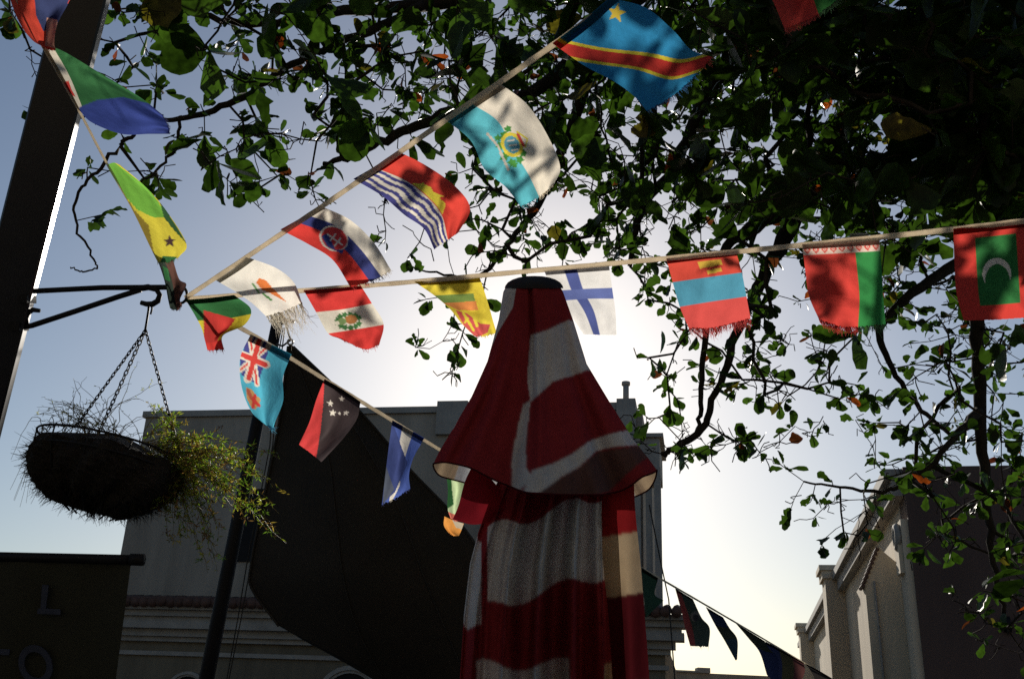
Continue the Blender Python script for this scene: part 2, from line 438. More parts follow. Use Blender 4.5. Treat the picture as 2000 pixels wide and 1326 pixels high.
b.tube([BP(t, .985, -.045) for t in np.linspace(0, 2*math.pi, 41)], .003, 6, caps=False)
for i in range(12):
    a = 2*math.pi*i/12
    b.tube([BP(a, 1, 0), BP(a, .985, -.045), BP(a, .8, -.13), BP(a, .3, -.2)], .0025, 5)
b.build('wire_frame', M_IRON, hb, True)
b = MB(); vs = []; fs = []
NA, NH = 72, 26
r2 = np.random.RandomState(3); phs = r2.rand(12)*6.28
for j in range(NH):
    t = j/(NH-1); h = -.012-.165*math.sin(t*math.pi/2)**1.1
    rr = math.cos(t*math.pi/2)**.55*(1.0-.16*(1-min(1, t/.3))**1.5)*1.03
    for i in range(NA):
        a = 2*math.pi*i/NA
        k = 1+.05*math.sin(3*a+phs[0])+.045*math.sin(7*a+phs[1]+t*3)+.04*math.sin(15*a+phs[2]+t*9)+r2.uniform(-.02, .02)
        vs.append(BP(a, rr*k*(1.0 if j else .93), h+(.006*math.sin(5*a+2) if j < 4 else 0)-.02*(k-1)*8*t))
for j in range(NH-1):
    for i in range(NA):
        fs.append((j*NA+i, j*NA+(i+1) % NA, (j+1)*NA+(i+1) % NA, (j+1)*NA+i))
vs.append(BP(0, 0, .05)); fs += [(i, (i+1) % NA, NA*NH) for i in range(NA)]
b.add(vs, fs)
VV = np.array(vs)
for i in range(2600):                       # loose fibres
    p = VV[r2.randint(NA, len(vs))]; d = p-(BC-ez*.06); d /= np.linalg.norm(d)
    d = d*.8+r2.normal(0, .5, 3)+np.array([0, 0, -.25]); d /= np.linalg.norm(d); L = r2.uniform(.006, .05)*r2.rand()+.008
    b.tube([p-d*.01, p+d*L*.5, p+d*L+r2.normal(0, .004, 3)], [.0009, .0007, .0003], 3, caps=False)
b.build('coir_bowl', M_COIR, hb)

def bez(p, q, r, n):
    t = np.linspace(0, 1, n)[:, None]
    return (1-t)**2*p+2*t*(1-t)*q+t*t*r
def needle(b, p, d, L, w, col):
    d = d/np.linalg.norm(d); s_ = np.cross(d, r2.normal(0, 1, 3)); s_ /= np.linalg.norm(s_)
    b.add([p, p+d*L*.45+s_*w, p+d*L, p+d*L*.45-s_*w], [(0, 1, 2, 3)], col)
tp = thing('trailing_plant', 'feathery yellow green trailing plant spilling from the right of the hanging basket', 'plant', BC)
bs, bl = MB(), MB()
area = [(330,835),(360,830),(390,850),(420,850),(450,870),(470,880),(500,890),(525,900),(400,880),(380,900),(420,900),(440,920),(470,930),
        (400,930),(430,950),(460,960),(480,1000),(450,1000),(420,980),(390,960),(410,1020),(440,1030),(395,1000),(350,960),(340,1000),(330,1030),
        (370,1040),(385,1055),(395,1075),(360,1010),(400,1115),(310,980),(345,860),(310,830),(330,800),(300,790),(290,810),(320,860),(345,820),
        (505,925),(520,950),(530,985),(545,1045),(415,915),(385,870),(365,930),(350,1035),(320,1000),(455,905),(430,1010),(475,980),(490,905),(370,985)]
def sprig(root, tip, n=9, spread=1.0, sag=.06, cols=None, nl=.011):
    mid = (root+tip)/2+np.array([0, 0, sag])+r2.normal(0, .012, 3)
    pts = bez(root, mid, tip, n)
    pts[1:-1] += r2.normal(0, .0035, (n-2, 3))
    bs.tube(pts, np.linspace(.0014, .0005, n), 3, (.22, .17, .08))
    for i in range(n//3, n):
        t = pts[i]-pts[i-1]; t /= np.linalg.norm(t)
        for k in range(int(5.5*spread)):
            p = pts[i-1]+(pts[i]-pts[i-1])*r2.rand()
            d = t*.5+r2.normal(0, .7, 3)
            c = np.array(cols[r2.randint(len(cols))])*r2.uniform(.6, 1.3)
            needle(bl, p, d, r2.uniform(nl*.5, nl*1.5), nl*.12, c)
            if r2.rand() < .10:
                q = p+d/np.linalg.norm(d)*r2.uniform(.015, .035)
                bs.tube([p, q], [.0008, .0004], 3, (.12, .08, .03))
                for _ in range(9): needle(bl, p+(q-p)*r2.rand(), r2.normal(0, 1, 3), r2.uniform(nl*.5, nl*1.3), nl*.12, c)
GC = [(.26, .30, .05), (.18, .27, .04), (.34, .32, .07), (.12, .20, .04), (.30, .20, .07), (.20, .10, .06)]
for x, y in area:
    for k in range(3 if y > 920 else 1+(r2.rand() < .4)):
        a = r2.uniform(-.9, .7); root = BP(a, r2.uniform(.7, 1.0), .01)
        sprig(root, P(x+6+r2.normal(0, 17), y+r2.normal(0, 17), DP+r2.uniform(-.15, .15)), 10, .9, .05, GC, .016)
bs.build('stem', M_SPRIG, tp, colors=True); bl.build('foliage', M_SPRIG, tp, colors=True)
gt = thing('grass_tuft', 'wispy dry grass standing up from the top of the hanging basket', 'grass', BC)
bs, bl = MB(), MB()
for i in range(60):
    a = r2.uniform(1.0, 5.4); root = BP(a, r2.uniform(.2, .9), .0)
    x, y = r2.uniform(55, 340), r2.uniform(775, 855)
    if r2.rand() < .2: x, y = r2.uniform(130, 330), r2.uniform(705, 790)
    if r2.rand() < .3: x, y = r2.uniform(55, 140), r2.uniform(770, 830)
    tip = P(x, y, DP+r2.uniform(-.15, .15))
    sprig(root, tip, 11, .3 if i % 2 else .0, .07, [(.42, .38, .2), (.34, .36, .12), (.5, .44, .28)], .010)
for i in range(14):   # drooping blades
    a = r2.uniform(2.2, 4.2); root = BP(a, .9, .0)
    sprig(root, P(r2.uniform(15, 90), r2.uniform(880, 1000), DP), 11, 0, .16, [(.3, .3, .1)])
bs.build('stem', M_SPRIG, gt, colors=True); bl.build('foliage', M_SPRIG, gt, colors=True)

# ------------------------------------------------------------------ banner bottom left
DB = 2.75
bn = thing('street_banner', 'dark olive cloth banner with faint letters L and O on a rod', 'banner', P(130, 1080, DB))
b = MB(); b.tube([P(-160, 1084, DB), P(262, 1093, DB)], .0125, 10); b.build('rod', M_IRON, bn, True)
b = MB(); b.tube([P(255, 1092, DB), P(281, 1093, DB)], .0165, 12); b.build('end_cap', M_IRON, bn, True)
b = MB(); vs = []; fs = []; nu, nv = 50, 50
for j in range(nv):
    for i in range(nu):
        u, v = i/(nu-1), j/(nv-1)
        x = (-160*(1-u)+258*u)*(1-v)+(-230*(1-v*0)*(1-u)+185*u)*v; y = 1074+9*u+(v*560)
        vs.append(P(x, y, DB+.004*math.sin(u*9+v*3)+.002*math.sin(u*23)))
for j in range(nv-1):
    for i in range(nu-1): fs.append((j*nu+i, j*nu+i+1, (j+1)*nu+i+1, (j+1)*nu+i))
b.add(vs, fs); b.build('banner_cloth', M_BANNER, bn, True)
def pxprism(b, poly, d, th=.003):
    k = len(poly)
    v = [P(x, y, d) for x, y in poly]+[P(x, y, d)+F*th for x, y in poly]
    b.add(v, [tuple(range(k)), tuple(range(2*k-1, k-1, -1))]+[(i, (i+1) % k, k+(i+1) % k, k+i) for i in range(k)])
DL = DB-.012
b = MB(); pxprism(b, [(82,1142),(95,1143),(89,1188),(118,1190),(117,1200),(72,1198),(74,1188),(79,1188)], DL); b.build('letter', M_LETTER, bn)
b = MB()
for i in range(24):
    t0, t1 = 2*math.pi*i/24, 2*math.pi*(i+1)/24
    f = lambda t, r: (69+33*r*math.cos(t)-.12*38*math.sin(t)*r*-1, 1298+39*r*math.sin(t))
    pxprism(b, [f(t0, 1), f(t1, 1), f(t1, .66), f(t0, .66)], DL)
b.build('letter', M_LETTER, bn)
b = MB(); pxprism(b, [(-20,1266),(19,1268),(17,1279),(-20,1277)], DL); b.build('letter', M_LETTER, bn)
b = MB(); pxprism(b, [(-60,1150),(-20,1151),(-22,1162),(-62,1160)], DL); b.build('letter', M_LETTER, bn)

# ------------------------------------------------------------------ flagpole and dark sail
DF = 6.0
fp = thing('flagpole', 'slim dark flagpole in front of the grey building, left of the black sail', 'flagpole', P(330, 1700, DF)*[1, 1, 0])
p1 = P(403, 1326, DF); p2 = P(541, 632, DF); axf = (p2-p1)/np.linalg.norm(p2-p1)
g0 = p1-axf*(p1[2]/axf[2])
b = MB(); b.tube([g0, p1, p2], [.052, .048, .034], 12); b.build('shaft', M_IRON, fp, True)
b = MB(); b.tube([p2, p2+axf*.05], .045, 12); b.tube([p2+axf*.03, p2+axf*.03+RV*.1-UV*.02], .012, 6); b.build('cap', M_IRON, fp, True)
b = MB()
for o_ in (0, 8):
    b = MB()
    b.tube([P(553+o_*.4, 640, DF-.1), P(537+o_, 730, DF-.1), P(527+o_*.7, 870, DF-.1), P(505+o_*.8, 985, DF-.1), P(483+o_, 1095, DF-.1), P(464+o_*.8, 1210, DF-.1), P(443+o_*.5, 1326, DF-.1), P(415, 1500, DF-.1)], .0035, 4)
    b.build('halyard', M_ROPE, fp)

def crom(A, t):
    """catmull-rom through the first axis of A at parameters t in 0..1"""
    A = np.asarray(A, float); n = len(A)
    if n == 2: 
        tt = t.reshape((-1,)+(1,)*(A.ndim-1)); return A[0]*(1-tt)+A[1]*tt
    E = np.concatenate([[2*A[0]-A[1]], A, [2*A[-1]-A[-2]]])
    x = np.clip(t, 0, 1)*(n-1); i = np.minimum(x.astype(int), n-2); f = (x-i).reshape((-1,)+(1,)*(A.ndim-1))
    p0, p1, p2, p3 = E[i], E[i+1], E[i+2], E[i+3]
    return .5*((2*p1)+(-p0+p2)*f+(2*p0-5*p1+4*p2-p3)*f*f+(-p0+3*p1-3*p2+p3)*f**3)
def patch(rows, nu, nv):
    """rows[v][u] = (px, py, depth): smooth sheet, returns (nv, nu, 3)"""
    G = np.array(rows, float)
    u = np.linspace(0, 1, nu); v = np.linspace(0, 1, nv)
    A = crom(G, v)                       # nv, ncol, 3
    B = crom(np.transpose(A, (1, 0, 2)), u)    # nu, nv, 3
    return np.transpose(B, (1, 0, 2))
def unproj(G):
    X, Y, D = G[..., 0], G[..., 1], G[..., 2]
    return CAM+D[..., None]*(F+RV*((X-1000)/FPX)[..., None]+UV*((663-Y)/FPX)[..., None])
def gridfaces(nv, nu):
    return [(j*nu+i, j*nu+i+1, (j+1)*nu+i+1, (j+1)*nu+i) for j in range(nv-1) for i in range(nu-1)]
def inpoly(X, Y, poly):
    r = np.zeros(X.shape, bool); n = len(poly); j = n-1
    for i in range(n):
        xi, yi = poly[i]; xj, yj = poly[j]
        c = ((yi > Y) != (yj > Y)) & (X < (xj-xi)*(Y-yi)/((yj-yi)+1e-9)+xi)
        r ^= c; j = i
    return r

ss = thing('shade_sail', 'large black triangular sail cloth slung beside the flagpole behind the parasol', 'sail', P(568, 680, DF-.2))
rows = [[(563,676,5.8),(568,673,5.8),(573,677,5.8)],
        [(549,800,5.8),(640,790,5.75),(700,800,5.8)],
        [(531,900,5.8),(690,900,5.6),(800,915,5.7)],
        [(510,1000,5.8),(720,1000,5.5),(890,1010,5.6)],
        [(491,1100,5.8),(750,1130,5.45),(960,1110,5.5)],
        [(492,1148,5.8),(790,1250,5.5),(1040,1250,5.5)],
        [(545,1222,5.8),(840,1360,5.6),(1100,1400,5.5)]]
G = patch(rows, 60, 90); G[..., 2] += .03*np.sin(G[..., 0]/60.)
b = MB(); b.add(unproj(G).reshape(-1, 3), gridfaces(90, 60)); b.build('sailcloth', M_SAIL, ss, True)
PG = unproj(G)
for k in (0, 20, 40, 59):      # edge cords and stitched seams
    b = MB(); b.tube(PG[:, k]-F*.004, .008 if k in (0, 59) else .0035, 5); b.build('edge_cord' if k in (0, 59) else 'seam', M_ROPE, ss, True)
rows = [[(545,1222,5.8),(840,1360,5.6),(1100,1400,5.5)], [(640,1275,5.8),(860,1390,5.6),(1100,1420,5.5)], [(780,1335,5.8),(900,1420,5.6),(1100,1440,5.5)]]
b = MB(); G = patch(rows, 20, 20); b.add(unproj(G).reshape(-1, 3), gridfaces(20, 20)); b.build('sailcloth', M_SAIL, ss, True)
b = MB()
b.tube([P(567, 668, 5.78)+.016*(math.cos(t)*RV+math.sin(t)*UV) for t in np.linspace(0, 2*math.pi, 13)], .006, 6); b.build('grommet', M_METAL, ss, True)
b = MB(); b.tube([P(568, 664, 5.78), P(563, 650, 5.8), P(556, 622, 5.9)], .006, 5); b.tube([P(568, 664, 5.78), P(552, 676, 5.85), P(540, 672, 5.95)], .006, 5)
b.build('rope', M_ROPE, ss, True)

# ------------------------------------------------------------------ bunting
def string_pts(ctrl, n=60):
    A = np.array(ctrl, float); A[:, 2] = 1/A[:, 2]
    G = crom(A, np.linspace(0, 1, n)); G[:, 2] = 1/G[:, 2]; return G
def ribbon(name, label, ctrl, w=.017, n=90, group='bunting ribbons tied to the bracket'):
    G = string_pts(ctrl, n); pts = unproj(G)
    T = np.gradient(pts, axis=0); T /= np.linalg.norm(T, axis=1)[:, None]
    view = pts-CAM; view /= np.linalg.norm(view, axis=1)[:, None]
    Sd = np.cross(T, view); Sd /= np.linalg.norm(Sd, axis=1)[:, None]
    Nn = np.cross(T, Sd)
    vs = []; 
    for i in range(n):
        tw = .25*math.sin(i*.35)
        s_ = Sd[i]*math.cos(tw)+Nn[i]*math.sin(tw); n_ = np.cross(T[i], s_)
        ww = w/2*(1+.06*math.sin(i*1.7))
        vs += [pts[i]-s_*ww-n_*.0012, pts[i]+s_*ww-n_*.0012, pts[i]+s_*ww+n_*.0012, pts[i]-s_*ww+n_*.0012]
    fs = [(i*4+k, i*4+(k+1) % 4, (i+1)*4+(k+1) % 4, (i+1)*4+k) for i in range(n-1) for k in range(4)]
    fs += [(3,2,1,0), tuple((n-1)*4+k for k in range(4))]
    b = MB(); b.add(vs, fs, S(225, 215, 198)); o = b.build(name, M_RIBBON, colors=True)
    return tag(o, label, 'ribbon', group)
A_ = [(362,582,3.0),(628,404,2.72),(870,235,2.5),(1085,85,2.3),(1230,-22,2.2),(1330,-100,2.1)]
B_ = [(362,584,3.0),(600,567,2.98),(812,550,2.94),(1060,527,2.86),(1300,505,2.76),(1567,479,2.64),(1862,448,2.5),(2100,420,2.4)]
C_ = [(362,584,3.0),(490,652,3.25),(633,740,3.6),(766,821,4.0),(862,880,4.35),(1060,1000,5.3),(1252,1108,6.7),(1440,1217,8.6),(1640,1335,11.5),(1760,1405,14)]
D_ = [(346,596,3.0),(306,490,2.85),(210,322,2.62),(154,216,2.5),(84,92,2.38),(10,-40,2.3)]
ribbon('bunting_ribbon', 'pale ribbon rising from the bracket end to the top of the picture', A_, .0135)
ribbon('bunting_ribbon', 'pale ribbon running nearly level from bracket end past the parasol top', B_, .014)
ribbon('bunting_ribbon', 'ribbon falling from bracket end behind parasol to the far street', C_, .014, 160)
ribbon('bunting_ribbon', 'narrow cord climbing from bracket end along the lamp post', D_, .006)

WHITE = S(228, 220, 205); RED = S(214, 52, 42); BLUE = S(38, 52, 120); CYAN = S(60, 175, 200); YEL = S(232, 214, 60); GRN = S(30, 120, 55)
class Art:
    def __init__(s, U_, V_, X, Y, base):
        s.U, s.V, s.X, s.Y = U_, V_, X, Y
        s.c = np.zeros(U_.shape+(3,)); s.c[:] = base
    def m(s, mask, col): s.c[mask] = col; return s
    def band(s, u0, u1, v0, v1, col): return s.m((s.U >= u0) & (s.U < u1) & (s.V >= v0) & (s.V < v1), col)
    def poly(s, pts, col): return s.m(inpoly(s.X, s.Y, pts), col)
    def upoly(s, pts, col): return s.m(inpoly(s.U, s.V, pts), col)
    def disc(s, u, v, ru, rv, col, rot=0): 
        return s.m(((s.U-u)/ru)**2+((s.V-v)/rv)**2 < 1, col)
    def star(s, x, y, r, col, rot=0, k=.42):
        pts = []
        for i in range(10):
            rr = r if i % 2 == 0 else r*k; a = rot+math.pi*i/5-math.pi/2
            pts.append((x+rr*math.cos(a), y+rr*math.sin(a)))
        return s.poly(pts, col)
    def line(s, x0, y0, x1, y1, w, col):
        d = np.hypot(x1-x0, y1-y0); t = np.clip(((s.X-x0)*(x1-x0)+(s.Y-y0)*(y1-y0))/d**2, 0, 1)
        return s.m(np.hypot(s.X-x0-t*(x1-x0), s.Y-y0-t*(y1-y0)) < w, col)
    def ell(s, x, y, rx, ry, rot, col):
        c_, s_ = math.cos(rot), math.sin(rot); dx, dy = s.X-x, s.Y-y
        return s.m(((dx*c_+dy*s_)/rx)**2+((-dx*s_+dy*c_)/ry)**2 < 1, col)
ALLFLAGS = 'small national flags on the bunting ribbons'
def flag(label, rows, art, base, fringe=0, hem=True, wave=.006, seed=0, mat=None, sides=False, group=ALLFLAGS, nfr=None, hemcol=.55):
    R = np.array([[p for p in r] for r in rows], float)
    w = max(np.hypot(*(R[:, i+1, :2]-R[:, i, :2]).T).sum()/len(R) for i in range(R.shape[1]-1))*(R.shape[1]-1)
    h = max(np.hypot(*(R[j+1, :, :2]-R[j, :, :2]).T).mean() for j in range(R.shape[0]-1))*(R.shape[0]-1)
    nu = int(min(150, max(12, w/1.6))); nv = int(min(190, max(14, h/1.6)))
    G = patch(rows, nu, nv); r = np.random.RandomState(seed+11)
    uu, vv = np.meshgrid(np.linspace(0, 1, nu), np.linspace(0, 1, nv))
    ph = r.rand(6)*6.28; d0 = G[..., 2].mean()
    amp = wave*(vv**.7)
    G[..., 2] += amp*(1.7*np.sin(uu*5+vv*4+ph[0])+.8*np.sin(uu*9-vv*5+ph[1])+.35*np.sin(uu*19+vv*9+ph[2]))
    # ragged cloth edges
    jag = (r.rand(nu)-.5)*(1.6 if fringe else .6); G[-1, :, 0] += jag; G[-1, :, 1] += (r.rand(nu)-.5)*2.0*(1.5 if fringe else .5)
    X, Y = G[..., 0].copy(), G[..., 1].copy()
    a = Art(uu, vv, X, Y, base); art(a)
    a.c = a.c*.92+.03
    pts = unproj(G)
    b = MB(); b.add(pts.reshape(-1, 3), gridfaces(nv, nu), a.c.reshape(-1, 3))
    o = b.build('flag', mat or M_CLOTH, None, True, True)
    tag(o, label, 'flag', group)
    if hem:       # sleeve folded over the ribbon
        k = max(3, int(nv*.055)); b = MB()
        top = pts[0]; T = pts[min(nv-1, k)]-pts[0]; up = -T*.35
        rowsv = [top+up, top+T*.0, top+T*1.0]
        off = -(top-CAM)/np.linalg.norm(top-CAM, axis=1)[:, None]*.0022
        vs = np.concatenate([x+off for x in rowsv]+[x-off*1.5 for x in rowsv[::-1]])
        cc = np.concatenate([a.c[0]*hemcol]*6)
        fs = gridfaces(6, nu)
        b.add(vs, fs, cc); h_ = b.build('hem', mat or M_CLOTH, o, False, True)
    if fringe:
        b = MB(); n = nfr or nu*2
        for i in range(n):
            x = r.rand()*(nu-1); i0 = int(x); e = pts[-1, i0]*(1-x+i0)+pts[-1, min(nu-1, i0+1)]*(x-i0)
            dn = pts[-1, i0]-pts[-4, i0]; dn /= np.linalg.norm(dn)+1e-9
            L = fringe*r.uniform(.35, 1)*(1.7 if r.rand() < .05 else 1)*d0/FPX
            q = e+dn*L*.5+r.normal(0, .12, 3)*L; q2 = e+dn*L+r.normal(0, .28, 3)*L
            c_ = np.clip(np.array(a.c[-1, i0])*.75+.22, 0, 1)
            b.tube([e-dn*.002, q, q2], [.0008, .0006, .0003], 3, c_, caps=False)
        b.build('fringe', M_FRINGE, o, False, True)
    return o

# --- ribbon A
def art(a): 
    a.m(a.U < .36, S(222, 48, 38)); a.band(.36, .64, 0, 1.1, S(40, 52, 122))
    a.ell(652, 466, 29, 24, .5, WHITE); a.ell(653, 466, 26, 21, .5, S(212, 50, 52)); 
    a.poly([(628,462),(640,455),(655,488),(672,488),(668,496),(640,482)], S(45, 60, 135))
    a.line(640, 458, 668, 478, 1.7, WHITE); a.line(645, 470, 655, 458, 1.5, WHITE); a.line(654, 480, 665, 466, 1.7, WHITE)
flag('red, blue and white flag with a round red crest, second along the rising ribbon',
     [[(550,450,2.8),(590,427,2.78),(628,403,2.76)],[(602,477,2.8),(645,448,2.74),(684,430,2.72)],[(650,508,2.82),(692,490,2.8),(730,474,2.74)],[(685,562,2.8),(735,545,2.78),(764,528,2.75)]], art, WHITE, 10, wave=.010, seed=1, nfr=60)
def art(a):
    a.m(a.U < .48, S(232, 224, 208))
    for c_ in (.03, .155, .29, .41):
        a.m(np.abs(a.U-c_-.018*np.sin(a.V*26)) < (.05 if c_ < .05 else .03), S(58, 58, 132))
    a.upoly([(.50,.3),(.62,.36),(.66,.42),(.62,.47),(.67,.52),(.62,.57),(.65,.63),(.60,.68),(.50,.74)], YEL)
    a.poly([(826,356),(834,366),(842,375),(870,384),(850,386),(838,384),(828,374),(822,362)], YEL)
flag('red flag with yellow sun above wavy blue and white bars',
     [[(694,352,2.66),(736,327,2.64),(780,297,2.6)],[(748,384,2.7),(795,352,2.62),(836,326,2.58)],[(790,420,2.7),(838,385,2.64),(890,365,2.58)],[(828,447,2.68),(865,420,2.62),(918,408,2.6)],[(848,487,2.66),(876,468,2.64),(895,455,2.62)]], art, S(222, 58, 42), 0, seed=2, wave=.014)
def art(a):
    a.m(a.U < .47+.0*a.V, S(88, 188, 202))
    for (x, y, rr) in ((985,265,11),(978,285,11),(992,252,9),(985,305,12),(1000,318,10),(1015,312,10),(1022,300,9),(1005,322,8),(972,270,8)):
        a.star(x, y, rr, S(60, 140, 50), x*.3, .55)
    a.ell(1000, 283, 21, 25, -.5, S(226, 206, 60)); a.ell(1000, 283, 14, 18, -.5, S(90, 160, 180))
    a.line(992, 276, 1004, 274, 1.5, WHITE); a.line(996, 285, 1009, 283, 1.5, WHITE); a.line(1000, 294, 1011, 292, 1.4, WHITE)
    a.line(952, 262, 972, 285, 2.4, S(205, 195, 180)); a.line(972, 285, 993, 332, 2.4, S(205, 195, 180))
    a.line(1012, 263, 1022, 284, 3.4, S(205, 62, 50)); a.line(1010, 258, 1030, 272, 1.5, YEL); a.line(1030, 272, 1026, 288, 1.5, YEL)
flag('white and turquoise flag with green and gold wreath emblem hanging from rising ribbon',
     [[(870,234,2.52),(922,200,2.5),(976,163,2.46)],[(920,276,2.56),(975,235,2.48),(1030,205,2.42)],[(946,330,2.56),(1005,290,2.5),(1070,266,2.44)],[(988,366,2.52),(1035,340,2.48),(1094,326,2.46)],[(1017,404,2.5),(1055,384,2.5),(1082,360,2.5)]], art, S(236, 226, 208), 9, wave=.010, seed=3, nfr=36)
def art(a):
    t = a.U-(a.V*.98-.03)
    a.m(np.abs(t+.0) < .16, S(238, 214, 50)); a.m(np.abs(t) < .105, S(214, 46, 32))
    a.star(1204, 26, 20, S(226, 196, 60), .2)
flag('bright blue flag with red and yellow diagonal stripe and yellow star',
     [[(1083,88,2.3),(1140,45,2.26),(1196,-3,2.22)],[(1140,128,2.32),(1200,82,2.24),(1262,16,2.16)],[(1200,160,2.32),(1262,118,2.22),(1315,60,2.14)],[(1238,188,2.3),(1300,160,2.2),(1350,98,2.14)],[(1264,218,2.28),(1325,180,2.2),(1392,112,2.16)]], art, S(20, 138, 190), 12, seed=4, wave=.01, nfr=90)
def art(a):
    a.poly([(500,552),(506,543),(520,548),(530,560),(545,575),(560,590),(548,584),(530,574),(512,566)], S(222, 120, 50))
    a.line(494, 555, 506, 572, 2, S(70, 140, 60)); a.line(514, 574, 530, 586, 2, S(70, 140, 60))
flag('white flag with an orange map shape and badly shredded lower edge',
     [[(424,549,2.92),(456,528,2.9),(488,504,2.88)],[(460,570,2.93),(500,548,2.86),(540,524,2.84)],[(492,592,2.93),(535,572,2.86),(574,552,2.84)],[(520,618,2.92),(556,608,2.88),(590,592,2.86)]], art, S(236, 232, 222), 48, seed=5, nfr=170)

# --- ribbon B
def art(a):
    a.m(a.V < .33, S(30, 110, 50)); a.poly([(398,606),(460,623),(448,640),(430,655),(412,690),(398,690)], S(200, 44, 36))
    a.m(a.V > .82, S(222, 50, 40))
flag('folded green, yellow and red flag nearest the bracket end on the level ribbon',
     [[(364,588,2.99),(412,584,2.98),(460,578,2.97)],[(382,618,3.0),(435,615,2.90),(490,604,2.98)],[(394,642,3.0),(436,640,2.88),(478,634,2.96)],[(400,664,3.0),(418,662,2.93),(436,655,2.96)],[(405,684,3.0),(420,684,2.96),(437,682,2.98)]], art, S(232, 214, 50), 6, seed=6, wave=.004, nfr=30)
def art(a):
    a.band(-1, 2, .345, .68, S(226, 220, 204))
    for t in np.linspace(0.2, 5.6, 12):
        a.star(681+22*math.cos(t+.2), 627+13*math.sin(t+.2), 7, S(50, 110, 50), t, .6)
    a.ell(686, 624, 12, 9, 0, S(165, 105, 50)); a.ell(668, 628, 8, 7, 0, S(120, 150, 90)); a.ell(658, 631, 5, 4, 0, S(225, 220, 200))
flag('red and white banded flag with a green wreath crest, just left of the yellow flag',
     [[(594,569,2.98),(650,565,2.97),(706,560,2.96)],[(617,609,3.0),(672,603,2.92),(726,592,2.95)],[(640,650,3.0),(695,641,2.92),(749,632,2.95)],[(662,661,2.96),(712,682,2.94),(741,673,2.96)]], art, S(220, 48, 42), 7, seed=7, nfr=26)
def art(a):
    a.poly([(846,577),(925,573),(928,588),(868,592)], S(120, 150, 70)); a.poly([(866,592),(930,588),(934,606),(895,606)], S(222, 140, 70))
    a.poly([(890,606),(912,612),(938,632),(958,634),(952,650),(930,660),(905,634)], S(214, 84, 80))
    a.line(905, 612, 925, 645, 2.5, YEL); a.line(925, 618, 932, 636, 3, YEL); a.line(914, 622, 908, 630, 2, YEL)
flag('yellow flag with green and orange panel and red emblem, left of the parasol top',
     [[(812,552,2.94),(875,549,2.93),(938,545,2.92)],[(852,580,2.95),(905,577,2.88),(948,575,2.9)],[(880,605,2.95),(918,604,2.85),(957,605,2.9)],[(900,630,2.9),(932,626,2.9),(964,630,2.92)],[(926,656,2.92),(947,657,2.9),(970,650,2.93)]], art, S(236, 214, 60), 5, seed=8, wave=.006, nfr=24)
def art(a):
    a.band(.30, .50, -1, 2, S(70, 84, 150)); a.band(-1, 2, .31, .46, S(90, 105, 168))
flag('white flag with a blue cross, right of the parasol top',
     [[(1064,532,2.88),(1127,527,2.86),(1190,522,2.84)],[(1082,572,2.9),(1140,568,2.84),(1196,566,2.84)],[(1112,612,2.9),(1160,608,2.86),(1202,610,2.85)],[(1140,653,2.88),(1172,654,2.87),(1204,654,2.86)]], art, S(228, 226, 224), 0, seed=9, wave=.004)
def art(a):
    a.band(-1, 2, .33, .66, S(70, 150, 178)); a.m(a.V >= .66, S(214, 72, 66))
    a.upoly([(.42,.08),(.75,.08),(.75,.17),(.42,.19)], S(220, 180, 60)); a.upoly([(.5,.23),(.72,.21),(.72,.27),(.5,.29)], S(220, 180, 60))
    pass
flag('red flag with light blue middle band and yellow mark, frayed, right of the parasol',
     [[(1302,508,2.76),(1370,500,2.75),(1438,493,2.74)],[(1314,552,2.77),(1384,542,2.71),(1449,533,2.73)],[(1328,600,2.76),(1390,590,2.72),(1458,580,2.73)],[(1346,642,2.75),(1400,640,2.73),(1466,622,2.74)]], art, S(214, 66, 46), 17, seed=10, nfr=260)
def art(a):
    a.m((a.U > .67) & (a.V > .125), S(30, 136, 60)); a.m(a.V < .125, S(226, 200, 186))
    q = (np.abs(((a.U*9) % 1)-.5)+np.abs(((a.V/.125) % 1)-.5)); a.m((a.V < .115) & (a.V > .012) & (q < .42) & (q > .2), S(206, 74, 62)); a.m((a.V < .12) & (q < .1), S(206, 74, 62))
flag('red and green flag with patterned white strip along its top',
     [[(1567,480,2.64),(1643,475,2.63),(1718,470,2.62)],[(1573,530,2.66),(1650,528,2.6),(1722,525,2.62)],[(1580,578,2.68),(1655,582,2.58),(1725,580,2.62)],[(1600,625,2.66),(1652,640,2.6),(1730,634,2.63)]], art, S(220, 58, 46), 13, seed=11, nfr=330)
def art(a):
    a.band(.27, .78, .11, .83, S(22, 112, 44))
    m1 = (((a.X-1947)/28)**2+((a.Y-535)/31)**2 < 1) & ~((((a.X-1948)/24)**2+((a.Y-548)/32)**2) < 1); a.m(m1, WHITE)
flag('red flag with green centre and white crescent at right edge of the photo',
     [[(1862,450,2.5),(1940,441,2.47),(2018,432,2.45)],[(1864,510,2.52),(1944,503,2.45),(2022,495,2.45)],[(1868,572,2.53),(1948,566,2.45),(2026,558,2.46)],[(1882,626,2.5),(1952,624,2.46),(2030,618,2.46)]], art, S(214, 50, 36), 0, seed=12)

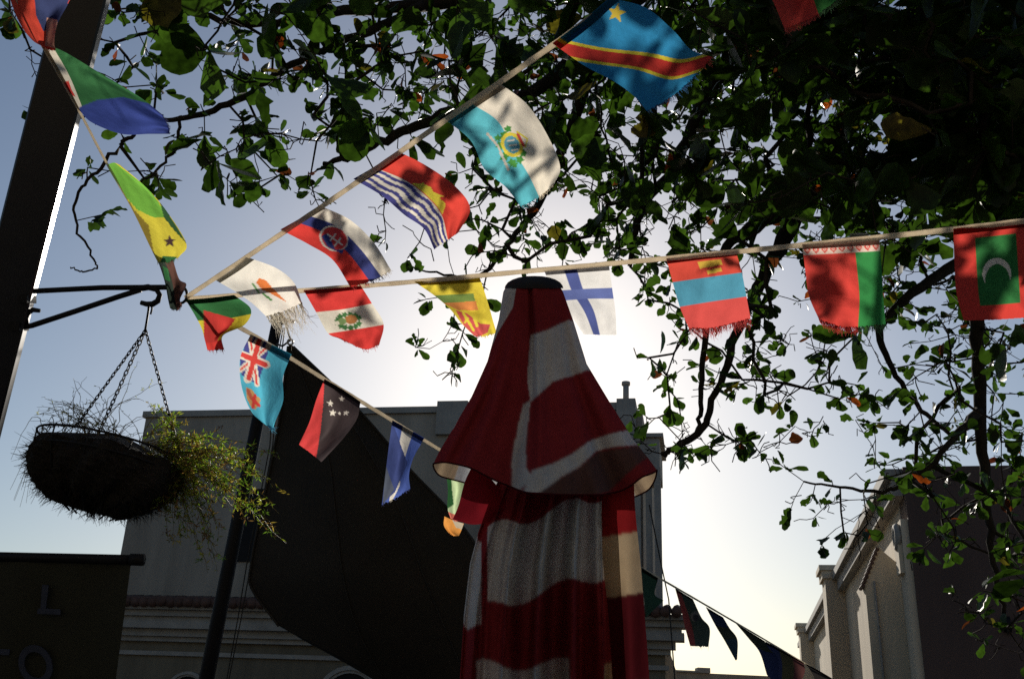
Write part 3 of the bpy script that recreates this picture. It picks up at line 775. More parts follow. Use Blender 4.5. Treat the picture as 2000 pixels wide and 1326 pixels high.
# --- ribbon C
def art(a):
    cx, cy = 501, 704
    a.poly([(486,654),(528,673),(515,715),(503,752),(472,732),(468,700)], S(60, 62, 140))
    for x0, y0, x1, y1 in ((489,660,502,750),(524,676,470,722)):
        a.line(x0, y0, x1, y1, 5.5, WHITE); a.line(x0, y0, x1, y1, 2, S(214, 56, 48))
    for x0, y0, x1, y1, in ((507,662,484,740),(470,692,520,712)):
        a.line(x0, y0, x1, y1, 8, WHITE); 
    for x0, y0, x1, y1, in ((507,662,486,738),(472,692,518,712)):
        a.line(x0, y0, x1, y1, 5, S(214, 56, 48))
    a.poly([(481,756),(492,760),(500,772),(508,778),(508,790),(498,800),(490,794),(482,778)], S(200, 150, 90)); a.line(490, 776, 506, 792, 3, RED); a.line(498, 772, 494, 795, 3, RED); a.line(484, 762, 490, 775, 3.5, S(190, 90, 60))
flag('light blue flag with small crossed canton and shield, in front of the flagpole',
     [[(488,656,3.24),(528,675,3.3),(568,695,3.38)],[(469,700,3.26),(512,716,3.24),(553,736,3.36)],[(472,755,3.28),(512,770,3.22),(553,782,3.34)],[(492,805,3.3),(516,822,3.28),(538,822,3.32)],[(524,832,3.3),(529,836,3.3),(533,838,3.3)]], art, S(78, 186, 214), 12, seed=13, nfr=28)
def art(a):
    a.poly([(634,738),(631,790),(626,840),(616,905),(560,905),(560,840),(620,738)], S(222, 58, 58))
    for x, y, r in ((645,788,7),(667,779,6.5),(650,806,7.5),(663,807,4.5),(676,806,6.5)): a.star(x, y, r, S(235, 228, 214), .1)
flag('dark flag with five white stars and a red folded side, before the black sail',
     [[(633,742,3.6),(668,762,3.66),(704,786,3.74)],[(618,780,3.62),(655,800,3.58),(697,818,3.7)],[(604,825,3.66),(638,845,3.6),(672,854,3.7)],[(584,868,3.66),(607,885,3.64),(628,902,3.68)]], art, S(58, 44, 46), 0, seed=14, wave=.01)
def art(a):
    a.m(a.U > .33, S(228, 222, 210)); a.m(a.U > .66, S(66, 92, 172))
    a.poly([(766,822),(796,905),(772,960),(745,985),(740,900)], S(40, 58, 120)); a.poly([(752,905),(748,985),(770,955)], S(70, 78, 96)); a.poly([(796,905),(802,950),(760,990),(785,940)], S(66, 92, 172))
flag('blue and white striped flag between the dark star flag and the parasol',
     [[(766,823,4.0),(796,839,4.06),(828,857,4.14)],[(759,875,4.0),(785,885,3.96),(808,893,4.1)],[(752,932,4.04),(776,930,3.98),(799,925,4.08)],[(746,984,4.04),(768,975,4.0),(801,954,4.06)]], art, S(60, 84, 160), 5, seed=15, nfr=20)
def art(a):
    a.poly([(860,890),(880,930),(886,985),(865,1000)], S(24, 96, 40)); a.m(a.V > .78, S(226, 120, 100))
flag('pale green flag mostly hidden behind the parasol skirt, left side',
     [[(862,886,4.36),(892,902,4.42),(926,922,4.5)],[(874,945,4.38),(895,950,4.3),(920,955,4.46)],[(874,990,4.4),(890,995,4.34),(908,990,4.44)],[(880,1012,4.4),(890,1018,4.38),(898,1016,4.42)]], art, S(205, 226, 178), 0, seed=16)
def art(a): a.poly([(880,1005),(905,1018),(905,1035),(890,1030)], S(190, 175, 150))
flag('small orange and grey flag end just below the pale green one',
     [[(868,1008,4.6),(886,1016,4.62),(906,1022,4.64)],[(867,1026,4.6),(880,1035,4.6),(900,1038,4.64)],[(876,1040,4.6),(886,1046,4.6),(896,1046,4.62)]], art, S(226, 150, 60), 0, hem=False, seed=17)
# far end of ribbon C
FAR = 'dim far flags on the descending ribbon'
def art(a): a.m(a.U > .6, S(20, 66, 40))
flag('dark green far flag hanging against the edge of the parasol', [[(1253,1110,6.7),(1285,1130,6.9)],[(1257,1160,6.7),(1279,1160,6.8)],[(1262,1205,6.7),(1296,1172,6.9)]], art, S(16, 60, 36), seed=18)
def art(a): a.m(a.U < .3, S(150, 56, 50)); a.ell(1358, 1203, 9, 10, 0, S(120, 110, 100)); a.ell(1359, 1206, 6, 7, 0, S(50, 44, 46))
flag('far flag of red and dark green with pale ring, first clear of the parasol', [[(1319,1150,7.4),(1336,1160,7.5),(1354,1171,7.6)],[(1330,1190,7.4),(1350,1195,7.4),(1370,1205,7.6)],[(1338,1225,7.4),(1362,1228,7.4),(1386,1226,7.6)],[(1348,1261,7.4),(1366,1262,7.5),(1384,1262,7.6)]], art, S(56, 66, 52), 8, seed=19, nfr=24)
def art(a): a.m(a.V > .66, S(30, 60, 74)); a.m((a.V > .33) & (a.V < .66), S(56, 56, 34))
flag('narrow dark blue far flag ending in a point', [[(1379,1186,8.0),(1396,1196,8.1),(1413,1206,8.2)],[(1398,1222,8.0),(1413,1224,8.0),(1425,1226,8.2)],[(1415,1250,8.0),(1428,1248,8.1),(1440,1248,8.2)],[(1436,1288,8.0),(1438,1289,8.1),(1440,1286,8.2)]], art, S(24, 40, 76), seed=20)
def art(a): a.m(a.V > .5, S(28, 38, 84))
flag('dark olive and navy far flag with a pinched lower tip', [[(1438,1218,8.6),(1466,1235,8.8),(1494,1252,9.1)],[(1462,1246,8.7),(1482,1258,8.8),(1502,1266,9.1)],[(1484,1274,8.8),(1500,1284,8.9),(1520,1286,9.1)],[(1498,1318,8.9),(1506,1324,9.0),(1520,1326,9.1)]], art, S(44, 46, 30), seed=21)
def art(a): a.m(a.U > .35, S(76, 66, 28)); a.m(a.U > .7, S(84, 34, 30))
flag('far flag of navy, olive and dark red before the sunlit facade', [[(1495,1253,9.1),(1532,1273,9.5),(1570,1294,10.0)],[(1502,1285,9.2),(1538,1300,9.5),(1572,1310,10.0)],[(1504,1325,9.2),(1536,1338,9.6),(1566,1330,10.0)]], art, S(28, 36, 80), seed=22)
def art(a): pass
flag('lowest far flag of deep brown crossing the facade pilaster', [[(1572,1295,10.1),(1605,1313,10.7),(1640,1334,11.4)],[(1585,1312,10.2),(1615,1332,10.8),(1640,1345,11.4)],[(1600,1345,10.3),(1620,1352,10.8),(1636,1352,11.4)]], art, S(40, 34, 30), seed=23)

# --- cord D
def art(a):
    a.m(a.V < .17, S(226, 216, 196)); a.poly([(122,162),(134,158),(140,176),(148,190),(138,184),(128,176)], RED)
    a.poly([(155,210),(190,196),(240,190),(340,215),(345,275),(150,275)], S(34, 58, 140))
flag('green, white and blue flag blown sideways across the lamp post',
     [[(84,92,2.38),(118,152,2.44),(154,215,2.5)],[(118,98,2.36),(150,155,2.36),(180,240,2.48)],[(190,140,2.32),(218,185,2.34),(238,262,2.44)],[(270,188,2.3),(285,225,2.34),(292,262,2.4)],[(318,225,2.3),(328,245,2.33),(332,262,2.36)]], art, S(28, 100, 46), 5, seed=30, wave=.012, nfr=30)
def art(a):
    a.m(a.V > .0, S(232, 216, 60)); a.poly([(200,300),(290,368),(330,425),(300,425),(268,410),(205,340)], S(120, 190, 60))
    a.poly([(205,318),(262,410),(290,440),(302,500),(290,500),(215,360)], S(150, 128, 30)); a.star(331, 472, 13, S(70, 40, 40))
    a.poly([(318,500),(345,502),(340,540),(300,540)], S(40, 110, 50)); a.poly([(310,386),(368,480),(340,450),(320,425)], S(30, 84, 36))
flag('narrow green and yellow flag with a dark star, left of the rising ribbon',
     [[(210,322,2.64),(222,318,2.62),(234,322,2.6)],[(238,372,2.68),(262,358,2.6),(285,366,2.58)],[(266,425,2.72),(295,412,2.64),(325,412,2.6)],[(294,484,2.8),(322,474,2.7),(364,476,2.64)],[(308,512,2.82),(330,512,2.74),(350,502,2.68)]], art, YEL, 6, hem=False, seed=31, wave=.008, nfr=20)
def art(a): a.m(a.U > .5, S(90, 52, 40)); a.poly([(318,520),(328,525),(332,550),(322,545)], S(30, 110, 50))
flag('dark twisted flag bunched onto the end of the bracket',
     [[(298,486,2.82),(318,502,2.84),(338,508,2.82)],[(312,520,2.86),(330,530,2.84),(350,545,2.86)],[(322,552,2.9),(338,558,2.86),(364,556,2.9)],[(328,584,2.94),(342,588,2.9),(352,584,2.94)],[(332,602,2.96),(346,606,2.94),(356,596,2.96)]], art, S(22, 44, 30), 5, hem=False, seed=32, wave=.01, nfr=16)
def art(a):
    a.poly([(66,-40),(150,-40),(118,50),(85,62),(70,30)], S(34, 50, 100)); a.poly([(92,35),(112,40),(112,96),(88,90)], S(200, 150, 130))
flag('red and navy flag at the top left corner of the photo',
     [[(8,-42,2.32),(60,-45,2.3),(150,-30,2.28)],[(20,0,2.34),(70,-2,2.26),(132,10,2.28)],[(38,45,2.35),(74,42,2.28),(112,48,2.3)],[(62,78,2.37),(84,82,2.32),(106,86,2.34)],[(84,92,2.38),(98,98,2.36),(112,100,2.37)]], art, S(222, 66, 40), 5, hem=False, seed=33, wave=.012, nfr=20)
def art(a): a.m(a.U > .68, S(40, 120, 40))
flag('red and green flag corner with frayed edge, at the top of the photo',
     [[(1462,-110,2.1),(1530,-120,2.1),(1600,-130,2.1)],[(1490,-45,2.1),(1555,-55,2.06),(1618,-62,2.08)],[(1512,8,2.1),(1568,0,2.06),(1626,-14,2.08)],[(1533,58,2.1),(1580,40,2.08),(1634,4,2.1)]], art, S(214, 60, 46), 9, hem=False, seed=34, nfr=200)
ribbon('bunting_ribbon', 'ribbon crossing above the top of the picture, holding the frayed red flag', [(1330,-92,2.1),(1462,-112,2.1),(1610,-132,2.1),(1900,-160,2.1)], .015)

# ------------------------------------------------------------------ parasol
DU = 2.5
def soft(c):
    for _ in range(2):
        k = c.copy(); k[1:-1, 1:-1] = (c[1:-1, 1:-1]*4+c[:-2, 1:-1]+c[2:, 1:-1]+c[1:-1, :-2]+c[1:-1, 2:])/8; c = k
    return c
pu = thing('patio_parasol', 'tall closed patio parasol of red and white striped canvas', 'parasol', P(1110, 2600, DU)*[1, 1, 0])
RED_U = S(140, 50, 56); WHT_U = S(200, 204, 208); CRM = S(190, 168, 138); BRN = S(96, 72, 70)
def interp(x, xs, ys): return np.interp(x, xs, ys)
ys = [545, 548, 556, 570, 624, 705, 774, 849, 880, 905]
xl = [1024, 1004, 990, 983, 974, 952, 921, 877, 858, 846]
xr = [1060, 1078, 1092, 1100, 1120, 1146, 1189, 1238, 1264, 1283]
phi_k = np.radians([-180, -150, -128, -110, -90, -62, -42, -26, -10, 10, 30, 46, 60, 90, 112, 130, 150, 180])
rim_k = [950, 950, 938, 930, 906, 902, 912, 940, 962, 966, 966, 958, 930, 916, 958, 972, 955, 950]
NP, NR = 420, 190
phi = np.linspace(-math.pi, math.pi, NP); rim = np.interp(phi, phi_k, rim_k)
rim = np.convolve(np.concatenate([rim[-8:], rim, rim[:8]]), np.ones(9)/9, 'same')[8:-8]
tt = np.linspace(0, 1, NR)
TT, PH = np.meshgrid(tt, phi, indexing='ij'); RM = rim[None, :]
yb = 545+TT*360
XL = np.interp(yb, ys, xl); XR = np.interp(yb, ys, xr)
Yp = 545+(RM-545)*TT
fold = (.10*np.sin(PH*5+.6+.3*TT)+.07*np.sin(PH*11+1.3+TT*1.2)+.03*np.sin(PH*19+TT*4)+.03*np.sin(PH*3+TT*9))*np.clip(TT*1.6, .15, 1)-.16*np.exp(-((PH+.1)/.07)**2)*np.clip(1.3-TT, 0, 1)
HW = (XR-XL)/2; XC = (XR+XL)/2
Xp = XC+HW*np.sin(PH)*(1+fold*.35*np.cos(PH)**2)
Dp = DU-(HW/FPX*DU)*np.cos(PH)*.8*(1+fold*1.9)
G = np.stack([Xp, Yp, Dp], -1)
a = Art(PH, TT, Xp, Yp, RED_U)
front = np.cos(PH) > 0
def fpoly(pts, col): a.m(inpoly(Xp, Yp, pts) & front, col)
fpoly([(900,540),(1012,540),(1002,600),(972,650),(955,690),(925,760),(887,835),(862,866),(840,860)], WHT_U)
fpoly([(1036,655),(1068,645),(1110,625),(1180,640),(1200,700),(1152,722),(1080,745),(1036,785),(1030,740)], WHT_U)
fpoly([(1022,790),(1036,782),(1032,820),(1028,860),(1026,910),(1040,935),(1000,970),(1000,900),(1010,840)], WHT_U)
fpoly([(1022,960),(1040,918),(1080,905),(1120,885),(1150,862),(1190,848),(1235,838),(1260,868),(1200,872),(1165,880),(1130,912),(1090,935),(1050,965),(1030,980)], WHT_U)
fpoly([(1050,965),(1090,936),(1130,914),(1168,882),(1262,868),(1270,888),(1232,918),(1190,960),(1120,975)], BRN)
a.m((~front) & (np.abs(((TT*4.2+PH*.25) % 2)-1) < .5), WHT_U); a.m((~front) & (TT > .82), CRM); a.m((~front) & (TT > .5) & (np.abs(PH) > 2.2), WHT_U)
a.c = soft(a.c); vs = unproj(G).reshape(-1, 3)
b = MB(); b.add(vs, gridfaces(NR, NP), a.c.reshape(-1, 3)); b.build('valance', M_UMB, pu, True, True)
# piping along the rim
rimpts = unproj(G)[-1][::3]; b = MB(); b.tube(rimpts, .0022, 5, (.08, .015, .02)); b.build('piping', M_UMB, pu, True, True)
# cap
b = MB(); 
prof = [(0.0, 541), (30, 542), (50, 547), (57, 553), (59, 560)]
vs = []
for r_, y_ in [(0, 539), (16, 539.6), (30, 542), (42, 546), (51, 551.5), (56, 558), (57.5, 563)]:
    for i in range(32):
        t = 2*math.pi*i/32; vs.append(P(1043+r_*math.sin(t), y_, DU-r_/FPX*DU*.8*math.cos(t)))
prof = range(7); b.add(vs, gridfaces(len(prof), 32)+[(j*32+31, j*32, (j+1)*32, (j+1)*32+31) for j in range(len(prof)-1)]); b.build('top_cap', M_IRON, pu, True)
# furled canopy below
ys2 = [915, 960, 1000, 1040, 1100, 1200, 1326, 1500, 1800, 1960]
xl2 = [985, 962, 948, 934, 918, 906, 898, 900, 930, 1010]
xr2 = [1190, 1200, 1200, 1203, 1206, 1212, 1218, 1222, 1200, 1150]
NP, NR = 460, 330
phi = np.linspace(-math.pi, math.pi, NP); yy = 915+(1960-915)*np.linspace(0, 1, NR)**1.5
YY, PH = np.meshgrid(yy, phi, indexing='ij')
XL = np.interp(YY, ys2, xl2); XR = np.interp(YY, ys2, xr2); HW = (XR-XL)/2; XC = (XR+XL)/2
tw = (YY-915)/1000.
w1 = np.sin(PH*6+.8*np.sin(PH*2)+tw*1.2); w2 = np.sin(PH*17+1.+tw*2)
fold = .22*(1-2*np.abs(w1)**.6)+.10*w2+.03*np.sin(PH*31+2)
Xp = XC+HW*np.sin(PH)*(1+fold*.25*np.cos(PH)**2)
Dp = DU-(HW/FPX*DU)*np.cos(PH)*.75*(1+fold*1.9)
a = Art(PH, YY, Xp, YY, RED_U)
yw = YY+10*np.sin(PH*6)+12*np.sin(PH*2.3)
fr_ = np.cos(PH) > 0
def band(x0, x1, y0, y1, col, sl=0): a.m((Xp >= x0) & (Xp < x1) & (yw+sl*(Xp-1000) >= y0) & (yw+sl*(Xp-1000) < y1), col)
band(800, 940, 1045, 1215, WHT_U); band(952, 1185, 1010, 1165, WHT_U, .16); band(1190, 1400, 1052, 1170, CRM)
band(930, 1110, 1290, 1420, WHT_U, -.1); band(1180, 1400, 1300, 1400, CRM); band(700, 1400, 1560, 1760, WHT_U)
a.c = soft(a.c)
b = MB(); b.add(unproj(np.stack([Xp, YY, Dp], -1)).reshape(-1, 3), gridfaces(NR, NP), a.c.reshape(-1, 3)); b.build('furled_canopy', M_UMB, pu, True, True)
rows = [[(1170,925,2.44),(1205,930,2.42),(1238,935,2.46)],[(1172,1000,2.44),(1208,1000,2.41),(1241,1000,2.46)],[(1178,1100,2.44),(1215,1100,2.41),(1251,1100,2.46)],[(1188,1200,2.44),(1225,1200,2.41),(1259,1200,2.46)],[(1196,1326,2.44),(1232,1326,2.41),(1268,1326,2.46)],[(1200,1500,2.44),(1236,1500,2.41),(1272,1500,2.46)]]
G = patch(rows, 40, 170); G[..., 2] += .008*np.sin(G[..., 0]/8.+1); a = Art(G[..., 0], G[..., 1], G[..., 0], G[..., 1], S(150, 36, 40)); yv = G[..., 1]+.15*(G[..., 0]-1200); a.m((yv > 1045) & (yv < 1166), CRM); a.m(yv > 1165, S(84, 26, 32)); a.m(yv > 1340, CRM)  # lower red of the panel darkened, its shade put into the colour
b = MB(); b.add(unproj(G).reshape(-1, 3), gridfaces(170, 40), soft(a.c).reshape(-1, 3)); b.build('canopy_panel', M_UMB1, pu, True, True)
rows = [[(925,905,2.52),(950,925,2.46),(972,950,2.45)],[(908,940,2.52),(945,955,2.44),(985,965,2.44)],[(896,985,2.52),(940,990,2.42),(986,992,2.43)],[(884,1014,2.5),(925,1024,2.44),(968,1016,2.44)]]
G = patch(rows, 60, 70); b = MB(); b.add(unproj(G).reshape(-1, 3), gridfaces(70, 60), S(150, 36, 48)); b.build('canopy_flap', M_UMB1, pu, True, True)
b = MB(); b.tube([P(1085, 1500, DU)*[1, 1, 0]+[0, 0, .05], P(1085, 1500, DU), P(1045, 560, DU)], .02, 10); b.build('pole', M_IRON, pu, True)
b = MB(); q = P(1085, 1500, DU)*[1, 1, 0]; b.tube([q, q+[0, 0, .05], q+[0, 0, .09]], [.28, .26, .06], 24); b.build('base', M_IRON, pu, True)

# ------------------------------------------------------------------ overhead wire
b = MB(); b.tube([P(1268, 985, 12), P(1290, 1095, 12), P(1306, 1170, 12), P(1318, 1326, 12)], .008, 4)
tag(b.build('wire', M_ROPE), 'thin dark wire hanging down just right of the parasol', 'wire')

# ------------------------------------------------------------------ tree
DEN = """
0 2 1 5 6 6 6 6 6 7 7 8 8 8 8 9 9 9 8 9 9 9
0 1 1 4 3 4 6 7 6 7 7 8 8 8 8 8 9 9 9 9 9 9
0 1 2 3 2 5 4 6 4 5 6 7 7 7 7 7 7 8 7 9 9 9
0 0 1 1 3 4 3 3 1 3 4 6 6 7 7 7 7 8 7 9 9 9
0 0 1 1 0 0 0 0 1 3 5 6 6 6 6 6 6 6 7 5 5 6
0 0 0 0 0 0 0 0 1 3 3 3 2 4 4 4 4 5 6 5 5 6
0 0 0 0 0 0 0 0 0 2 1 0 0 1 4 4 3 3 4 5 5 5
0 0 0 0 0 0 0 0 0 1 0 0 0 1 4 4 2 4 3 4 5 5
0 0 0 0 0 0 0 0 0 0 0 0 0 3 4 3 1 1 3 5 5 5
0 0 0 0 0 0 0 0 0 0 0 0 0 0 1 0 1 2 3 5 5 5
0 0 0 0 0 0 0 0 0 0 0 0 0 0 0 0 1 2 1 3 4 4
0 0 0 0 0 0 0 0 0 0 0 0 0 0 0 0 0 0 0 1 3 4
0 0 0 0 0 0 0 0 0 0 0 0 0 0 0 0 0 0 0 0 2 3
"""
DEN = np.array([[float(x) for x in l.split()] for l in DEN.strip().split('\n')])
DEN[3:6, 11:] = np.minimum(DEN[3:6, 11:]+1, 9); DEN[6:9, 14:] = np.where(DEN[6:9, 14:] > 0, DEN[6:9, 14:]+1, 0); DEN[9:11, 16:] = np.where(DEN[9:11, 16:] > 0, DEN[9:11, 16:]+1, 0)
DEN = np.vstack([np.minimum(DEN[:1]+1, 9)]*3+[DEN])      # crown above the frame
ox, oy = -100, -300
COV = np.array([0, .07, .15, .24, .34, .46, .60, .77, .93, .997])
r3 = np.random.RandomState(21)
skel = [   # (px, py, depth, radius m)
 [(2300,1500,7.5,.22),(2290,1000,7.2,.20),(2260,600,7.0,.18),(2150,250,6.8,.16),(2000,120,6.5,.13),(1850,60,6.2,.11),(1700,40,6.0,.09),(1500,0,5.8,.08),(1300,-60,5.6,.07),(1050,-40,5.4,.05),(830,10,5.2,.035),(650,25,5.0,.025),(540,45,4.9,.02),(430,40,4.8,.016),(300,5,4.8,.012)],
 [(1850,60,6.2,.09),(1740,120,6.0,.075),(1650,250,5.8,.065),(1565,400,5.7,.058),(1500,525,5.6,.04),(1440,650,5.5,.027),(1400,765,5.5,.02),(1372,838,5.4,.02),(1312,878,5.4,.018),(1292,886,5.4,.012)],
 [(2150,250,6.8,.10),(2000,380,6.3,.075),(1905,500,6.0,.06),(1908,640,5.8,.04),(1914,800,5.7,.034),(1925,960,5.6,.026),(1940,1100,5.5,.016),(1960,1200,5.5,.012)],
 [(1300,-60,5.6,.06),(1180,60,5.4,.045),(1050,175,5.2,.035),(930,202,5.0,.03),(835,236,4.9,.026),(740,280,4.8,.022),(690,305,4.8,.018),(632,320,4.8,.012)],
 [(830,10,5.2,.03),(700,70,4.9,.02),(600,110,4.8,.018),(520,160,4.7,.016),(430,212,4.6,.015),(335,236,4.6,.011),(300,228,4.6,.007)],
 [(352,226,4.6,.008),(342,290,4.6,.008),(300,338,4.6,.006),(262,362,4.6,.004)],
 [(235,285,4.6,.010),(180,345,4.6,.008),(147,385,4.6,.007),(150,440,4.6,.006),(180,500,4.6,.005),(190,525,4.6,.004)],
 [(300,228,4.6,.007),(260,262,4.6,.009),(235,285,4.6,.010)],
 [(190,525,4.6,.004),(160,530,4.6,.004),(138,522,4.6,.003)],
 [(190,525,4.6,.004),(215,545,4.6,.003),(245,548,4.6,.003)],
 [(1565,400,5.7,.04),(1430,470,5.5,.03),(1385,560,5.4,.02),(1374,700,5.4,.016),(1368,800,5.4,.013),(1362,850,5.4,.011)],
 [(1905,500,6.0,.04),(1800,560,5.6,.03),(1720,640,5.4,.022),(1745,720,5.3,.016),(1800,800,5.3,.013),(1870,860,5.3,.01)],
 [(1565,400,5.7,.03),(1620,560,5.4,.02),(1632,660,5.3,.016),(1625,760,5.3,.014),(1600,850,5.3,.010),(1575,920,5.3,.006)],
 [(1914,800,5.7,.03),(1860,860,5.3,.018),(1790,930,5.2,.013),(1720,958,5.2,.010),(1640,950,5.2,.007),(1570,940,5.2,.005)],
 [(1180,60,5.4,.04),(1120,240,5.6,.03),(1060,380,5.8,.024),(1000,470,5.9,.016),(930,540,5.9,.010),(840,530,5.9,.006),(790,520,5.9,.004)],
 [(1500,0,5.8,.06),(1400,150,5.8,.045),(1330,300,5.9,.035),(1250,420,6.0,.025),(1230,520,6.0,.015)],
]
pos = []; par = []; fix = []
def addnode(p, pr, f=0.0): pos.append(np.array(p, float)); par.append(pr); fix.append(f); return len(pos)-1
for br_ in skel:
    A = np.array(br_, float); n = len(A)
    G = crom(A, np.linspace(0, 1, (n-1)*6+1)); pts = unproj(G[:, :3]); last = -1
    if pos:
        dd = np.linalg.norm(np.array(pos)-pts[0], axis=1); last = int(dd.argmin()) if dd.min() < .6 else -1
    for i, p in enumerate(pts):
        jit = r3.normal(0, G[i, 3]*.10+.004, 3) if 0 < i < len(pts)-1 else 0
        last = addnode(p+jit, last, G[i, 3])
NSK = len(pos)
# leaf cluster targets from the crown's layout
tg = []
for j in range(DEN.shape[0]):
    for i in range(DEN.shape[1]):
        dv = DEN[j, i]
        if dv <= 0: continue
        c = COV[int(dv)]; x0, y0 = ox+i*100, oy+j*100
        nn = -math.log(1-c)*10000/1400*(1.35 if y0 > -50 else .5)*(1.6 if dv > 8 else 1.25 if dv < 5 else 1)
        big = .09 if (y0 < 380 and dv > 3) else 0.03 if y0 < 380 else .02
        k = int(nn)+(r3.rand() < nn-int(nn))
        for _ in range(k):
            dd = r3.uniform(4.6, 7.6) if dv > 5 else r3.uniform(4.5, 6.2)
            sz = 1.0 if r3.rand() > big else 2.1
            if sz > 1.5: dd = r3.uniform(3.9, 4.8)
            if x0 < 800 and y0 < 420: sz *= 1.08; dd = min(dd, r3.uniform(4.4, 5.2))
            x, y = x0+r3.rand()*100, y0+r3.rand()*100
            if 950 < x < 1240 and 540 < y < 760: continue
            tg.append(tuple(P(x, y, dd))+(sz,))
tg = np.array(tg); T3 = tg[:, :3].copy(); N = len(T3)
# grow twigs: nearest target first
PA = np.array(pos); 
best = np.full(N, 1e9); bi = np.zeros(N, int)
for s0 in range(0, len(PA), 200):
    dd = np.linalg.norm(T3[:, None]-PA[None, s0:s0+200], axis=2); m_ = dd.min(1); k = dd.argmin(1)+s0
    u_ = m_ < best; best[u_] = m_[u_]; bi[u_] = k[u_]
done = np.zeros(N, bool); tipnode = np.zeros(N, int)
for it in range(N):
    k = int(np.where(done, 1e9, best).argmin()); done[k] = True
    p0 = pos[bi[k]]; p1 = T3[k]; L = np.linalg.norm(p1-p0); ns = max(1, int(L/.09)); last = bi[k]; new = []
    w_ = r3.normal(0, .16*L/max(ns, 1)**.5, (ns+1, 3)); drift = r3.normal(0, .12*L, 3)
    for q in range(1, ns+1):
        t = q/ns; p = p0+(p1-p0)*t+drift*4*t*(1-t)*.5+(w_[q]*.45 if q < ns else 0)+np.array([0, 0, -.05*L*4*t*(1-t)])
        last = addnode(p, last); new.append(last)
    tipnode[k] = last
    NP_ = np.array([pos[i] for i in new]); dd = np.linalg.norm(T3[:, None]-NP_[None], axis=2); m_ = dd.min(1); kk = dd.argmin(1)
    u_ = (m_ < best) & ~done; best[u_] = m_[u_]; bi[u_] = np.array(new)[kk[u_]]
# bare spurs along the twigs
NT = len(pos); spur = []
for _ in range(8000):
    i = r3.randint(NSK, NT); d = r3.normal(0, 1, 3)+np.array([0, 0, -.3]); d /= np.linalg.norm(d); L = r3.uniform(.02, .13)
    a1 = addnode(pos[i]+d*L*.35+r3.normal(0, .009, 3), i); a1 = addnode(pos[a1]+d*L*.3+r3.normal(0, .012, 3), a1); a2 = addnode(pos[i]+d*L+r3.normal(0, .012, 3), a1); spur.append(a2)
n = len(pos); cnt = np.zeros(n)
for t_ in tipnode: cnt[t_] += 1
for i in range(n-1, NSK-1, -1):
    if par[i] >= 0: cnt[par[i]] += cnt[i]
rad = np.array([fix[i] if i < NSK else min(.016, .0026*max(cnt[i], 1)**.42) for i in range(n)])
tr = thing('almond_tree', 'big broad leaved tree with tangled drooping twigs filling the upper right of the sky', 'tree', P(2300, 1500, 7.5)*[1, 1, 0])
# skeleton tubes
b = MB(); base = unproj(np.array([[2300., 1500., 7.5]]))[0]; b.tube([base*[1, 1, 0], base*[1, 1, .5], base], [.3, .25, .22], 12)
st = 0
for br_ in skel:
    L_ = (len(br_)-1)*6+1; ids = list(range(st, st+L_)); st += L_
    tgt = b if ids[0] == 0 else None
    if ids[0] == 0:
        b.tube([pos[i] for i in ids[:20]], rad[ids[:20]], 10); b.build('trunk', M_BARK, tr, True); ids = ids[19:]
    if par[ids[0]] >= 0: ids = [par[ids[0]]]+ids
    rr = rad[ids].copy(); rr[0] = min(rr[0], rr[1])
    bb_ = MB(); bb_.tube([pos[i] for i in ids], rr, 8); bb_.build('branch', M_BARK, tr, True)
ch = {}
for i in range(NSK, n): ch.setdefault(par[i], []).append(i)
b = MB(); seen = set()
for i in range(NSK, n):
    if i in seen: continue
    path = [par[i], i]; seen.add(i)
    while True:
        c_ = [x for x in ch.get(path[-1], []) if x not in seen]
        if not c_: break
        nx = max(c_, key=lambda x: cnt[x]); path.append(nx); seen.add(nx)
    rr = rad[path].copy(); rr[0] = min(rr[0], rr[1])
    b.tube([pos[k] for k in path], rr, 4)
b.build('twig', M_BARK, tr, True)
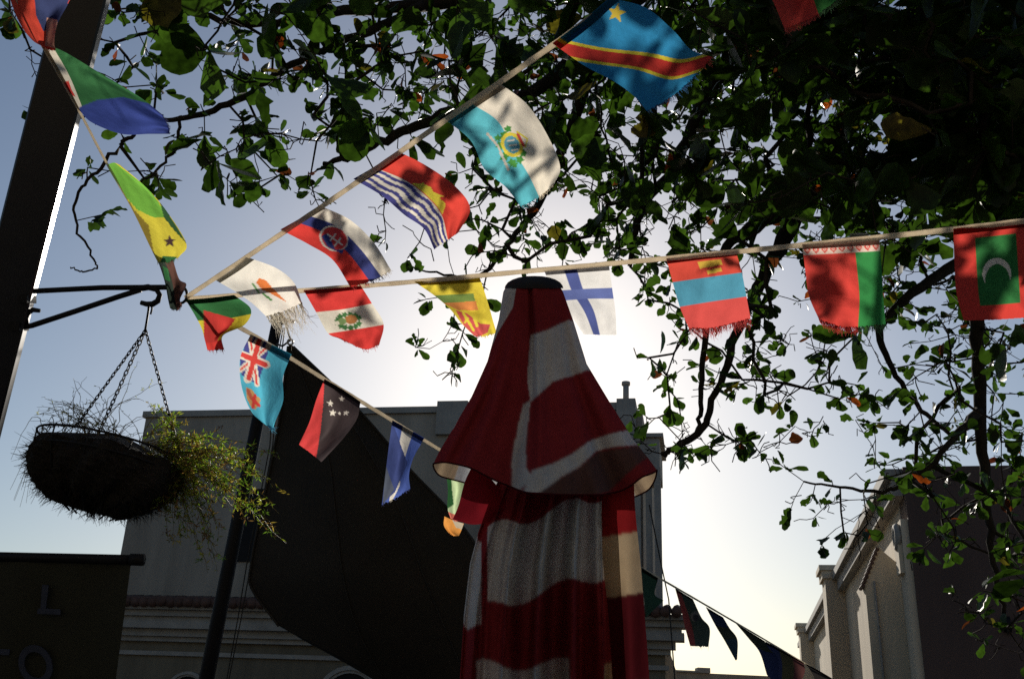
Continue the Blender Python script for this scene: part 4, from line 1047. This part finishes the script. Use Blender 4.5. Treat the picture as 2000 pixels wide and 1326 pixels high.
# leaves
stations = np.array([0, .12, .27, .42, .56, .70, .83, .93, 1.0]); widths = np.array([.05, .16, .28, .38, .46, .50, .42, .27, .03])
lv = MB(); LV = []; LF = []; LC = []; nb = 0
def leaf(p, d, size, col):
    global nb
    d = d/np.linalg.norm(d); s_ = np.cross(d, r3.normal(0, 1, 3)+np.array([0, 0, .8])); s_ /= np.linalg.norm(s_)+1e-9; nn_ = np.cross(s_, d)
    W = size*r3.uniform(.85, 1.25); cup = r3.uniform(.05, .35); curl = r3.uniform(-.45, .25)
    ft = r3.uniform(-.16, .16, (9, 2)); torn = r3.rand() < .35
    vs = []
    for k in range(9):
        t = stations[k]; w = widths[k]*W*.62
        c = p+d*size*t+nn_*size*curl*t*t
        wl, wr = w*(1+ft[k, 0]), w*(1+ft[k, 1])
        if torn and 0 < k < 8:
            if r3.rand() < .3: wl *= .4
            if r3.rand() < .3: wr *= .5
        vs += [c-s_*wl+nn_*w*cup, c, c+s_*wr+nn_*w*cup]
    LV.append(np.array(vs)); 
    for k in range(8):
        for q in (0, 1): LF.append((nb+k*3+q, nb+k*3+q+1, nb+k*3+q+4, nb+k*3+q+3))
    nb += 27
    cc = np.tile(col, (27, 1)); cc *= (1+np.tile([0, -.25, 0], 9))[:, None]; LC.append(cc)
def leafcol(sz=1):
    x = r3.rand()+(.04 if sz > 1.5 else 0)
    if x < .014: return np.array([.34, .06, .02])*r3.uniform(.6, 1.2)
    if x < .035: return np.array([.12, .03, .02])
    if x < .06: return np.array([.13, .10, .02])
    return np.array([.034, .068, .013])*r3.uniform(.5, 1.5)
T_ax = np.array([0, 0, -1.0])
for k in range(N):
    p = pos[tipnode[k]]; sz = tg[k, 3]; i = tipnode[k]
    dir_ = pos[i]-pos[par[i]]; dir_ /= np.linalg.norm(dir_)+1e-9
    m_n = r3.randint(3, 7) if sz < 1.5 else r3.randint(3, 6)
    for q in range(m_n):
        d = dir_*.45+r3.normal(0, .75, 3)+T_ax*.25; s_ = sz*r3.uniform(.048, .102)
        pp = p-dir_*r3.uniform(0, .05)
        st_ = pp+d/np.linalg.norm(d)*.015
        leaf(st_, d, s_, leafcol(sz))
me = bpy.data.meshes.new('foliage'); V = np.concatenate(LV); me.from_pydata(V.tolist(), [], LF)
at = me.color_attributes.new('Col', 'FLOAT_COLOR', 'POINT'); cc = np.ones((len(V), 4), np.float32); cc[:, :3] = np.concatenate(LC); at.data.foreach_set('color', cc.ravel())
me.polygons.foreach_set('use_smooth', [True]*len(me.polygons)); me.materials.append(M_LEAF); me.update()
o = bpy.data.objects.new('crown', me); C.objects.link(o); o.parent = tr; o.matrix_parent_inverse = tr.matrix_basis.inverted()
print('clusters', N, 'nodes', n, 'leaf verts', nb)
